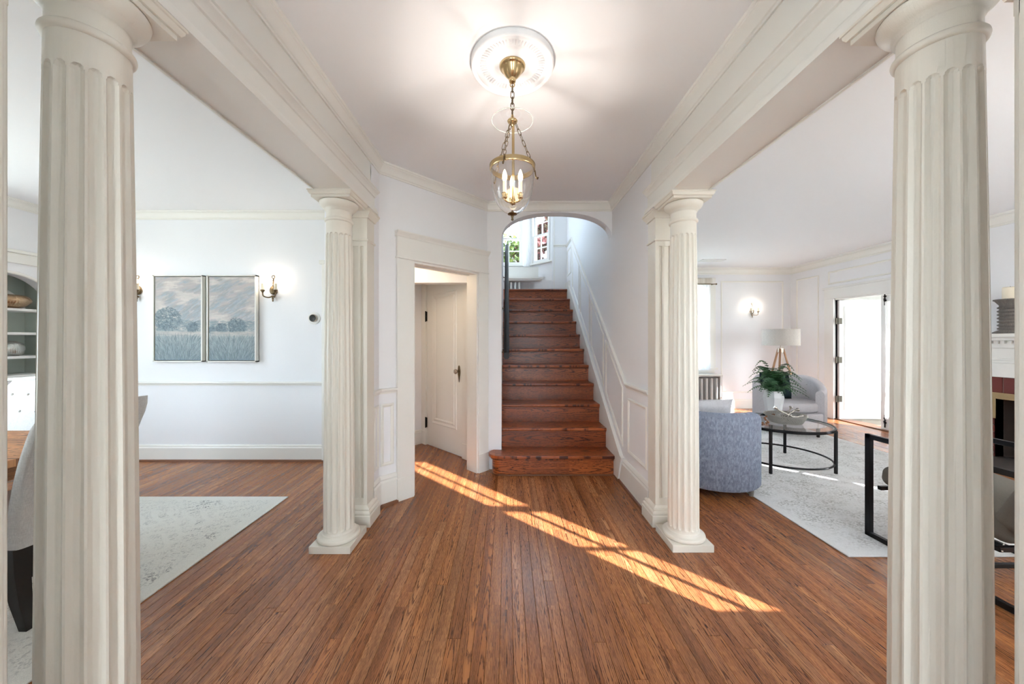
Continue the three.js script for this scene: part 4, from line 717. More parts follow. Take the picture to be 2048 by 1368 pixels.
function painting(label, x0, x1, y0, y1, seed, trees) {
  const p = thing('framed_painting', label, 'painting', [(x0 + x1) / 2, (y0 + y1) / 2, -3.83], 0, 'pair of grey landscape paintings');
  const w = x1 - x0, h = y1 - y0, f = 0.012;
  const fm = mat(0xe6e3da, 0.35);
  part('frame', [box(-w / 2, -w / 2 + f, -h / 2, h / 2, 0, 0.05), box(w / 2 - f, w / 2, -h / 2, h / 2, 0, 0.05), box(-w / 2, w / 2, -h / 2, -h / 2 + f, 0, 0.05), box(-w / 2, w / 2, h / 2 - f, h / 2, 0, 0.05), box(-w / 2, w / 2, -h / 2, h / 2, 0, 0.006)], fm, p);
  part('dark_gap_liner', box(-w / 2 + f, w / 2 - f, -h / 2 + f, h / 2 - f, 0.006, 0.012), mat(0x2b2724, 0.8), p);  // dark liner sheet, toned as the shadow gap around the canvas
  const cw = w - 2 * f - 0.014, ch = h - 2 * f - 0.014, cg = new THREE.BoxGeometry(cw, ch, 0.03).translate(0, 0, 0.026);
  part('canvas', cg, mat(0xffffff, 0.7, { map: landscape(seed, trees), bumpMap: mapScale(rolled, 0.4), bumpScale: 0.0008 }), p);
}
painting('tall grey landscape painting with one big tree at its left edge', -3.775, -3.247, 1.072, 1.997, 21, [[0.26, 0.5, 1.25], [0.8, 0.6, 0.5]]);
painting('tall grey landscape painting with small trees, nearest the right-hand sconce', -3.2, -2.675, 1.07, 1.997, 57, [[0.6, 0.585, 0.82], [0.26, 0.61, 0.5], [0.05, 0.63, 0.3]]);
{
  const t = thing('thermostat', 'round dark thermostat on a white ring on the dining wall', 'thermostat', [-2.08, 1.54, -3.83]);
  part('ring', lathe([[0, 0], [0.066, 0], [0.066, 0.004], [0.06, 0.008], [0, 0.008]], 40).rotateX(Math.PI / 2), M.white, t);
  part('dial', lathe([[0, 0.006], [0.04, 0.006], [0.042, 0.02], [0.04, 0.03], [0.036, 0.032]], 40).rotateX(Math.PI / 2), M.nickel, t);
  part('display', lathe([[0, 0.033], [0.036, 0.032], [0.038, 0.028]], 40).rotateX(Math.PI / 2), mat(0x141a1c, 0.1), t);
  const v = thing('ceiling_register', 'small white air register in the living room ceiling', 'air vent', [3.55, CEIL, -6.15]);
  part('frame', [box(-0.2, 0.2, -0.012, 0, -0.08, -0.065), box(-0.2, 0.2, -0.012, 0, 0.065, 0.08), box(-0.2, -0.185, -0.012, 0, -0.08, 0.08), box(0.185, 0.2, -0.012, 0, -0.08, 0.08)], M.white, v);
  for (let k = 0; k < 7; k++) partNumbered('slat', box(-0.186, 0.186, -0.01, -0.004, -0.058 + k * 0.019, -0.048 + k * 0.019), M.white, v);
  
}
{ // doorway casing on the dining wall, mostly behind the column
  struct('trim_14', [rbox(-1.985, -1.95, 0, 2.12, -3.83, -3.8, 0.003), rbox(-2.01, -1.95, 2.12, 2.16, -3.83, -3.79, 0.004)], M.trim, 'cream casing at the end of the dining room wall', 'door casing');
}

// ------------------------------------------------------------------ niche with shelves on the left dining wall
{
  const n = thing('china_niche', 'white arched built-in china niche with scalloped shelves', 'built-in shelves', [-4.85, 0, -3.44], Math.PI / 2);   // local z into the room, x along -z
  const a = 0.38, arch = (r, y) => { const pts = []; for (let k = 0; k <= 24; k++) { const t = Math.PI * k / 24; pts.push([r * Math.cos(t), y + (r - 0.08) * Math.sin(t)]); } return pts; };
  part('back', [box(-0.4, 0.4, 0.85, 2.0, -0.36, -0.34), box(-0.4, -0.38, 0.85, 2.0, -0.36, -0.13), box(0.38, 0.4, 0.85, 2.0, -0.36, -0.13), box(-0.4, 0.4, 1.97, 2.0, -0.36, -0.13)], M.niche, n);
  const rim = []; for (const [x, y] of [[0.38, 0.9], ...arch(0.38, 1.67), [-0.38, 0.9]]) rim.push(V(x, y, 0.0));
  part('arch_trim', new THREE.TubeGeometry(new THREE.CatmullRomCurve3(rim, false, 'catmullrom', 0.1), 90, 0.016, 8), M.trim, n);
  [0.93, 1.12, 1.36, 1.6].forEach((y, i) => {
    const s = new THREE.Shape(); s.moveTo(-0.38, -0.34); s.lineTo(0.38, -0.34); s.lineTo(0.38, -0.14); s.quadraticCurveTo(0.3, -0.02, 0.12, -0.06); s.quadraticCurveTo(0, -0.1, -0.12, -0.06); s.quadraticCurveTo(-0.3, -0.02, -0.38, -0.14); s.closePath();
    part(i ? `shelf_00${i}` : 'shelf', new THREE.ExtrudeGeometry(s, { depth: 0.02, bevelEnabled: true, bevelSize: 0.004, bevelThickness: 0.003, bevelSegments: 2 }).rotateX(Math.PI / 2).scale(1, 1, 1).translate(0, y + 0.02, 0).applyMatrix4(new THREE.Matrix4().makeScale(1, 1, 1)), M.white, n);
  });
  const band = []; for (const [x, y] of arch(0.34, 1.6)) band.push(V(x, y, -0.3));
  part('inner_arch', new THREE.TubeGeometry(new THREE.CatmullRomCurve3(band), 60, 0.018, 8), M.white, n);
  struct('trim_15', [rbox(-4.85, -4.82, 2.06, 2.16, -3.829, -2.94, 0.004), rbox(-4.85, -4.825, 0.5, 2.06, -3.02, -2.94, 0.003), rbox(-4.85, -4.8, 2.16, 2.19, -3.829, -2.91, 0.004)], M.trim, 'white casing around the arched china niche', 'casing');
  const hm = (c) => mat(c, 0.22, { metalness: 1, bumpMap: mapScale(texture(128, 128, (i, j) => { const q = Math.hypot((i % 32) - 16, (j % 32) - 16); return 255 - 160 * smooth(16, 4, q); }, false), 0.1), bumpScale: 0.002 });
  const b = thing('hammered_bowl', 'bronze hammered oval bowl on the upper niche shelf', 'bowl', [-5.0, 1.622, -3.56]);
  part('body', lathe([[0, 0], [0.05, 0.001], [0.1, 0.02], [0.14, 0.06], [0.148, 0.085], [0.13, 0.12], [0.1, 0.135], [0.094, 0.135], [0.12, 0.115], [0.138, 0.085], [0.1, 0.03], [0, 0.012]], 40), hm(0xb59a7c), b);
  const s = thing('hammered_vase', 'silver hammered round vase on the lower niche shelf', 'vase', [-4.99, 1.142, -3.58]);
  part('body', lathe([[0, 0], [0.04, 0], [0.07, 0.025], [0.084, 0.075], [0.07, 0.125], [0.03, 0.15], [0.018, 0.153], [0.016, 0.148], [0.06, 0.12], [0.075, 0.075], [0.05, 0.02], [0, 0.01]], 36), hm(0xb9bab6), s);
}

// ------------------------------------------------------------------ dining furniture
{
  const top = mat(0xffffff, 0.45, { map: oakFloor }); top.color.setRGB(1.45, 1.6, 1.75);
  const t = thing('dining_table', 'light brown wooden dining table behind the big left column', 'dining table', [-3.28, 0, -1.62]);
  for (let k = 0; k < 7; k++) { const z0 = -0.55 + k * 0.157; partNumbered('plank', boardUV(rbox(-1.0, 1.0, 0.715, 0.75, z0 + 0.0006, z0 + 0.1564, 0.002), 'x', 'z', k * 2, k * 0.37, z0, 0.157), top, t); }
  part('apron', [box(-0.9, 0.9, 0.63, 0.714, -0.46, -0.43), box(-0.9, 0.9, 0.63, 0.714, 0.43, 0.46), box(-0.9, -0.87, 0.63, 0.714, -0.46, 0.46), box(0.87, 0.9, 0.63, 0.714, -0.46, 0.46)], top, t);
  for (const [x, z] of [[-0.9, -0.45], [0.87, -0.45], [-0.9, 0.42], [0.87, 0.42]]) partNumbered('leg', rbox(x - 0.03, x + 0.06, 0, 0.715, z - 0.03, z + 0.06, 0.005), top, t);
}
// upholstered dining chair: local -x is where the sitter looks; origin on the floor under the seat
function diningChair(label, pos, turn, cloth) {
  const c = thing('dining_chair', label, 'dining chair', pos, turn, 'upholstered dining chairs');
  part('seat', rbox(-0.27, 0.22, 0.37, 0.5, -0.22, 0.22, 0.04, 4), cloth, c);
  const rows = [];
  for (let j = 0; j <= 14; j++) { const t = j / 14, y = lerp(0.37, 0.985, t), cx = 0.215 + 0.012 * t + 0.15 * t * t, th = 0.042 - 0.008 * t, wd = 0.215 + 0.02 * t, row = [], pinch = j === 14 ? 0.35 : j === 13 ? 0.8 : 1;
    for (let k = 0; k < 32; k++) { const a = k / 32 * Math.PI * 2, cc = Math.cos(a), ss = Math.sin(a), e = 0.42; row.push(V(cx + th * pinch * Math.sign(cc) * Math.pow(Math.abs(cc), e), y - (j === 14 ? 0.0 : 0) + 0.0, (wd - (pinch < 1 ? 0.03 * (1 - pinch) : 0)) * Math.sign(ss) * Math.pow(Math.abs(ss), e))); }
    rows.push(row); }
  const back = part('backrest', loft(rows, true, true, 0.9), cloth, c);
  const tufts = []; for (const y of [0.62, 0.76, 0.88]) for (const z of [-0.12, 0, 0.12]) { const t = (y - 0.37) / 0.615; tufts.push(new THREE.SphereGeometry(0.009, 8, 6).translate(0.215 + 0.012 * t + 0.15 * t * t - 0.036, y, z)); }
  part('button', tufts, cloth, back);
  for (const [x, z, r] of [[-0.22, -0.18, 0], [-0.22, 0.18, 0], [0.2, -0.18, 1], [0.2, 0.18, 1]]) {
    const s = (y, h) => { const o = r ? 0.055 * ((0.37 - y) / 0.37) ** 2 - 0.012 : 0; return [V(x + o - h, y, z - h), V(x + o + h, y, z - h), V(x + o + h, y, z + h), V(x + o - h, y, z + h)]; };
    partNumbered('leg', loft([s(0, 0.017), s(0.12, 0.023), s(0.25, 0.028), s(0.38, 0.031)], true, true, 0.3), M.blackWood, c);
  }
  return c;
}
diningChair('white dining chair with black legs at the near end of the dining table', [-2.39, 0.009, -1.77], 0, M.linenWhite);
diningChair('white dining chair at the far side of the dining table below the niche', [-3.66, 0.009, -2.42], Math.PI / 2, M.linenWhite);

// ------------------------------------------------------------------ rugs
function rug(name, label, x0, x1, z0, z1, tex, border) {
  const t = thing(name, label, 'rug', [0, 0, 0]);
  const g = rbox(x0, x1, 0.0006, 0.009, z0, z1, 0.003, 2); const p = g.attributes.position, uv = new Float32Array(p.count * 2);
  for (let i = 0; i < p.count; i++) { uv[2 * i] = (p.getX(i) - x0) / (x1 - x0); uv[2 * i + 1] = (p.getZ(i) - z0) / (z1 - z0); }
  g.setAttribute('uv', new THREE.BufferAttribute(uv, 2));
  part('pile', g, mat(0xffffff, 0.95, { map: tex, bumpMap: (() => { const b = rolled.clone(); b.repeat.set(14, 14); b.needsUpdate = true; return b; })(), bumpScale: 0.002 }), t);
  return t;
}
const rugA = texture(1024, 1024, (i, j) => {
  const u = i / 1024 - 0.5, v = j / 1024 - 0.5, e = 0.5 - Math.max(Math.abs(u), Math.abs(v));
  const wob = noise(i / 60, j / 60) * 0.012, scroll = Math.sin((u + wob) * 70 + 2.2 * Math.sin(v * 46)) * Math.sin((v + wob) * 70 + 2.2 * Math.sin(u * 46));
  const band = smooth(0.03, 0.036, e) * (1 - smooth(0.11, 0.116, e)) * 0.3, orn = smooth(0.2, 0.55, Math.abs(scroll)) * (e > 0.03 ? 1 : 0);
  const worn = smooth(-0.15, 0.4, fbm(i / 90, j / 90, 4)), fleck = smooth(0.05, 0.5, noise(i / 1.6, j / 3.5) + 0.4 * noise(i / 5, j / 2));
  const d = clamp((0.65 * orn + band) * fleck * (0.35 + worn)) * smooth(0.012, 0.03, e);
  const n = noise(i / 1.3, j / 1.3) * 7; return [lerp(240, 156, d) + n, lerp(238, 154, d) + n, lerp(230, 150, d) + n];
});
const rugB = texture(1024, 1024, (i, j) => {
  const e = 0.5 - Math.max(Math.abs(i / 1024 - 0.5), Math.abs(j / 1024 - 0.5));
  const d = clamp(0.45 + 0.9 * fbm(i / 60, j / 26, 4)), fleck = smooth(-0.1, 0.5, noise(i / 5, j / 1.6) + 0.5 * noise(i / 2, j / 2)), k = clamp(d * fleck * 1.0) * smooth(0.01, 0.05, e);
  const n = noise(i / 1.3, j / 1.3) * 6; return [lerp(238, 172, k) + n, lerp(238, 171, k) + n, lerp(237, 166, k) + n];
});
rug('dining_rug', 'cream and grey distressed rug in the dining room', -4.5, -1.81, -2.94, -0.72, rugA);
rug('living_rug', 'pale grey distressed rug under the glass coffee table', 2.045, 4.38, -5.4, -2.127, rugB);

// ------------------------------------------------------------------ barrel chairs
function barrel(name, label, pos, turn, o) {              // local +z is where the sitter looks
  const c = thing(name, label, 'armchair', pos, turn), { R, th, cloth, back, arm, seat, lift, open } = o;
  const rows = [], n = 44;
  for (let i = 0; i <= n; i++) {
    const u = i / n * 2 - 1, a = u * open, hgt = arm + (back - arm) * smooth(1, 0.35, Math.abs(u)), row = [], ro = R, ri = R - th, dir = [Math.sin(a), -Math.cos(a)];
    const sec = [[ri, lift], [ro - 0.012, lift], [ro, lift + 0.015], [ro, hgt - 0.05]];
    for (let k = 1; k <= 7; k++) { const t = k / 7 * Math.PI; sec.push([(ro + ri) / 2 + th / 2 * Math.cos(t), hgt - 0.05 + 0.05 * Math.sin(t)]); }
    for (const [r, y] of sec) row.push(V(dir[0] * r, y, dir[1] * r));
    rows.push(row);
  }
  const sh = part('shell', loft(rows, true, true, 0.7), cloth, c);
  const disc = (r, y0, y1, e) => lathe([[0, y0], [r - e, y0], [r, y0 + e], [r, y1 - e], [r - e * 0.3, y1 - e * 0.3], [r - e, y1], [0, y1 + 0.006]], 48);
  part('base', disc(R - 0.015, lift, seat - 0.13, 0.015), cloth, c);
  part('seat_cushion', [disc(R - th * 0.72, seat - 0.13, seat, 0.03)], cloth, c);
  if (o.tufts) { const t = []; for (let i = 0; i < 7; i++) for (let j = 0; j < 2; j++) { const a = (i - 3 + (j ? 0.5 : 0)) * 0.28, r = R - th - 0.002; t.push(new THREE.SphereGeometry(0.012, 10, 8).translate(Math.sin(a) * r, seat + 0.12 + j * 0.1, -Math.cos(a) * r)); } part('tuft_buttons', t, o.tuftMat ?? cloth, sh); }
  for (const [x, z] of [[-1, -1], [1, -1], [-1, 1], [1, 1]]) partNumbered('leg', rod(V(x * R * 0.62, 0.0, z * R * 0.62), V(x * R * 0.62, lift + 0.02, z * R * 0.62), 0.017, 0.024, 14), o.legs, c);
  return c;
}
barrel('barrel_chair', 'blue grey velvet barrel chair seen from behind beside the column', [1.85, 0.002, -3.25], Math.PI - 0.2, { R: 0.39, th: 0.11, cloth: M.velvet, back: 0.7, arm: 0.54, seat: 0.44, lift: 0.065, open: 2.2, legs: mat(0x8d857a, 0.5) });
barrel('tufted_chair', 'pale lilac tufted barrel armchair behind the coffee table', [4.02, 0.002, -5.08], -0.42, { R: 0.42, th: 0.1, cloth: M.linenLilac, back: 0.79, arm: 0.62, seat: 0.45, lift: 0.13, open: 2.25, legs: M.blackWood, tufts: true });
{
  const p = thing('throw_pillow', 'white cushion leaning inside the blue barrel chair', 'pillow', [1.83, 0.56, -3.36], 2.95);
  p.rotation.order = 'YXZ'; p.rotation.x = -0.3; p.rotation.z = -0.06; part('cover', pillowShape(0.54, 0.4, 0.16), M.cushionWhite, p);
  const q = thing('throw_pillow', 'dark teal cushion on the lilac tufted armchair', 'pillow', [3.93, 0.645, -5.2], 0.05);
  q.rotation.x = -0.2; part('cover', pillowShape(0.44, 0.4, 0.15), M.teal, q);
}

// ------------------------------------------------------------------ coffee table and what stands on it
{
  const t = thing('coffee_table', 'round glass coffee table with a thin black metal frame', 'coffee table', [2.87, 0.009, -3.755]);
  const R = 0.445;
  part('top_ring', lathe([[R - 0.012, 0.41], [R + 0.008, 0.41], [R + 0.01, 0.415], [R + 0.01, 0.43], [R + 0.008, 0.436], [R - 0.006, 0.436], [R - 0.006, 0.424], [R - 0.012, 0.424], [R - 0.012, 0.41]], 80), M.blackMetal, t);
  part('glass_top', new THREE.CircleGeometry(R - 0.006, 80).rotateX(-Math.PI / 2).translate(0, 0.433, 0), M.clearGlass, t);
  part('glass_edge', new THREE.TorusGeometry(R - 0.008, 0.0025, 6, 80).rotateX(Math.PI / 2).translate(0, 0.4305, 0), mat(0x9fb8ae, 0.1), t);
  part('lower_ring', new THREE.TorusGeometry(R - 0.008, 0.009, 10, 90).rotateX(Math.PI / 2).translate(0, 0.085, 0), M.blackMetal, t);
  for (const [x, z] of [[-1, 1], [1, 1], [1, -1], [-1, -1]]) partNumbered('leg', rbox(x * 0.316 - 0.011, x * 0.316 + 0.011, 0, 0.415, z * 0.316 - 0.011, z * 0.316 + 0.011, 0.002), M.blackMetal, t);
  const TY = 0.4425;
  // white faceted pot
  const v = thing('plant_pot', 'white eight-sided planter holding the fern', 'planter', [2.98, TY, -3.97], 0.2);
  part('body', loft([[0, 0.06], [0.004, 0.064], [0.225, 0.098], [0.285, 0.083], [0.297, 0.083], [0.297, 0.072], [0.2, 0.07], [0.02, 0.055]].map(([y, r]) => Array.from({ length: 8 }, (_, k) => V(r * Math.cos(k * Math.PI / 4), y, r * Math.sin(k * Math.PI / 4)))), true, true, 0.15), mat(0xe4e7ea, 0.5), v);
  part('soil', lathe([[0, 0.26], [0.072, 0.255]], 20), mat(0x2a2019, 1), v);
  // fern
  const f = thing('fern', 'dark green fern with arching fronds in the white planter', 'plant', [2.98, TY + 0.25, -3.97]);
  const greens = [mat(0x2c5531, 0.5), mat(0x3d6b41, 0.5), mat(0x25482c, 0.5), mat(0x5f8a68, 0.55)], r = rng(12);
  for (let k = 0; k < 52; k++) {
    const az = k * 2.399 + r() * 0.4, len = 0.13 + r() * 0.19, rise = 0.14 + r() * 0.3 * (1 - k / 110), dirx = Math.cos(az), dirz = Math.sin(az);
    const pts = []; for (let i = 0; i <= 8; i++) { const s = i / 8; pts.push(V(dirx * len * s * (0.55 + 0.45 * s), rise * Math.sin(s * 2.0) - 0.14 * s * s * (1.1 - rise * 1.6), dirz * len * s * (0.55 + 0.45 * s))); }
    const cv = new THREE.CatmullRomCurve3(pts), tri = [];
    const side = V(-dirz, 0, dirx), n = 17;
    for (let i = 2; i <= n; i++) { const s = i / n, p = cv.getPoint(s), tg = cv.getTangent(s), L = 0.05 * Math.sin(Math.PI * Math.min(1, 0.12 + s * 0.86)) * (0.85 + r() * 0.3) + 0.006, wd = 0.0065;
      for (const q of [-1, 1]) { const out = side.clone().multiplyScalar(q * L).addScaledVector(tg, L * 0.35); out.y -= L * 0.25; const a = p.clone().addScaledVector(tg, -wd), b = p.clone().addScaledVector(tg, wd), m = p.clone().addScaledVector(out, 0.55), e = p.clone().add(out), ma = m.clone().addScaledVector(tg, -wd * 0.9), mb = m.clone().addScaledVector(tg, wd * 0.9); ma.y -= 0.001; tri.push(a, ma, b, b, ma, mb, ma, e, mb); } }
    const g = new THREE.BufferGeometry().setFromPoints(tri); g.computeVertexNormals();
    partNumbered('frond', [g, new THREE.TubeGeometry(cv, 10, 0.0016, 4)], greens[Math.floor(r() * 4)], f);
  }
  // woven rope bowl
  const b = thing('woven_bowl', 'open woven white rope bowl on the coffee table', 'bowl', [2.9, TY, -3.70]);
  const rope = texture(64, 64, (i, j) => { const q = Math.sin((i + j) / 64 * Math.PI * 2 * 4); return 150 + 90 * q; }, false), rm = mat(0xe9e5dc, 0.8, { bumpMap: mapScale(rope, 0.03), bumpScale: 0.003 });
  const strands = [], RB = (y) => 0.122 + 0.05 * Math.pow(y / 0.085, 0.7);
  for (let k = 0; k < 44; k++) for (const s of [-1, 1]) { const pts = []; for (let i = 0; i <= 6; i++) { const y = 0.008 + i / 6 * 0.07, a = k / 44 * Math.PI * 2 + s * i / 6 * 0.42, rr = RB(y) + s * 0.003; pts.push(V(Math.cos(a) * rr, y, Math.sin(a) * rr)); } strands.push(new THREE.TubeGeometry(new THREE.CatmullRomCurve3(pts), 6, 0.0042, 5)); }
  part('woven_side', strands, rm, b); 
  const ring = (rr, y, w, k) => { const g = []; for (const ph of [0, Math.PI]) { const pts = []; for (let i = 0; i < 120; i++) { const a = i / 120 * Math.PI * 2; pts.push(V(Math.cos(a) * (rr + w * 0.7 * Math.cos(a * k + ph)), y + w * 0.7 * Math.sin(a * k + ph), Math.sin(a) * (rr + w * 0.7 * Math.cos(a * k + ph)))); } g.push(tube(pts, w, 240, 5, true)); } return g; };
  part('rim', ring(0.174, 0.084, 0.007, 26), rm, b); part('foot', [...ring(0.122, 0.009, 0.005, 20), lathe([[0, 0.006], [0.122, 0.006], [0.122, 0.01], [0, 0.01]], 40)], rm, b);
  const sc = thing('silver_sculpture', 'silver branching sculpture lying in the rope bowl', 'ornament', [2.91, TY + 0.05, -3.69]);
  const limb = (pts, name) => { const cv = new THREE.CatmullRomCurve3(pts), rows = []; for (let i = 0; i <= 14; i++) { const s = i / 14, p = cv.getPoint(s), tg = cv.getTangent(s), x = V(0, 1, 0).cross(tg).normalize(), y = tg.clone().cross(x), rr = 0.007 + 0.012 * smooth(0.7, 0.95, s) * (s > 0.97 ? 0.6 : 1); rows.push(Array.from({ length: 10 }, (_, k) => p.clone().addScaledVector(x, rr * Math.cos(k * 0.628)).addScaledVector(y, rr * Math.sin(k * 0.628)))); } partNumbered(name, loft(rows, true, true, 1), M.silver, sc); };
  limb([V(0.06, 0.0, 0.05), V(0.0, 0.04, 0.02), V(-0.08, 0.08, 0), V(-0.125, 0.115, -0.01)], 'branch'); limb([V(-0.04, -0.01, 0.06), V(0.0, 0.035, 0.02), V(0.07, 0.075, 0), V(0.11, 0.095, 0.02)], 'branch'); limb([V(0, 0.02, -0.05), V(0.01, 0.05, -0.01), V(0.03, 0.09, 0), V(0.045, 0.12, 0.0)], 'branch'); limb([V(0.01, 0.03, 0), V(0.06, 0.02, 0.03), V(0.13, 0.03, 0.05)], 'branch');
  const g = thing('bead_garland', 'strand of brown wooden beads trailing off the rope bowl', 'beads', [2.66, TY, -3.66]);
  for (let k = 0; k < 16; k++) { const s = k / 15; partNumbered('bead', new THREE.SphereGeometry(0.0105, 12, 8).translate(-0.1 + 0.19 * s + 0.02 * Math.sin(k), 0.0105 + 0.08 * smooth(0.45, 1, s), 0.03 - 0.06 * s + 0.02 * Math.cos(k * 0.8)), mat(0x8b5f3f, 0.6), g); }
}

// ------------------------------------------------------------------ floor lamp
{
  const l = thing('floor_lamp', 'tripod floor lamp with brown wooden legs and linen drum shade', 'floor lamp', [4.74, 0, -6.15]);
  const sm = phys(0xf0ebe4, 0.95, { map: mapScale(linenMap, 0.12), transmission: 0.12, thickness: 0, side: THREE.DoubleSide });
  part('shade', lathe([[0.262, 1.215], [0.268, 1.215], [0.268, 1.495], [0.262, 1.495], [0.262, 1.215]], 60), sm, l);
  part('shade_spider', [rod(V(-0.26, 1.43, 0), V(0.26, 1.43, 0), 0.004), rod(V(0, 1.43, -0.26), V(0, 1.43, 0.26), 0.004)], M.nickel, l);
  part('stem', [rod(V(0, 1.17, 0), V(0, 1.34, 0), 0.009), lathe([[0, 1.34], [0.03, 1.35], [0.035, 1.4], [0.02, 1.44], [0, 1.45]], 20)], M.nickel, l);
  part('hub', lathe([[0, 1.09], [0.045, 1.09], [0.047, 1.095], [0.047, 1.165], [0.045, 1.17], [0, 1.17]], 28), M.nickel, l);
  const wood = mat(0xa5805f, 0.5);
  for (const a of [0.25, 2.35, 4.4]) partNumbered('leg', bar(V(Math.cos(a) * 0.04, 1.155, Math.sin(a) * 0.04), V(Math.cos(a) * 0.33, 0.0, Math.sin(a) * 0.33), 0.03, 0.022), wood, l);
}

// ------------------------------------------------------------------ black framed armchair
{
  const c = thing('metal_frame_armchair', 'black metal framed armchair with grey cushions behind the right column', 'armchair', [0, 0.009, 0]);
  const x0 = 2.4, x1 = 3.08, z0 = -2.37, z1 = -1.62, w = 0.026;
  for (const [i, x] of [x0, x1].entries()) {
    part(i ? 'side_frame_001' : 'side_frame', [rbox(x - w / 2, x + w / 2, 0, 0.672, z0, z0 + 0.034, 0.002), rbox(x - w / 2, x + w / 2, 0, 0.672, z1 - 0.034, z1, 0.002), rbox(x - w / 2, x + w / 2, 0.642, 0.672, z0, z1, 0.002), rbox(x - w / 2, x + w / 2, 0, 0.03, z0, z1, 0.002)], M.blackMetal, c);
  }
  part('cross_bar', [bar(V(x0, 0.34, z0 + 0.08), V(x1, 0.34, z0 + 0.08), 0.024), bar(V(x0, 0.27, z1 + -0.12), V(x1, 0.27, z1 - 0.12), 0.024), bar(V(x0, 0.05, -1.96), V(x1, 0.05, -1.96), 0.022)], M.blackMetal, c);
  const seat = rbox(x0 + 0.03, x1 - 0.03, -0.065, 0.065, -0.31, 0.31, 0.05, 4).rotateX(0.12).translate(0, 0.385, -2.02);
  part('seat_cushion', seat, M.linenGrey, c);
  const back = rbox(x0 + 0.03, x1 - 0.03, -0.3, 0.3, -0.07, 0.07, 0.05, 4).rotateX(0.42).translate(0, 0.63, -1.62);
  const bk = part('back_cushion', back, M.linenGrey, c);
  part('strap', [bar(V(x0, 0.03, -2.2), V(x1, 0.27, z1 - 0.1), 0.006), bar(V(x0, 0.27, z1 - 0.1), V(x1, 0.03, -2.2), 0.006)], M.silver, c);
}

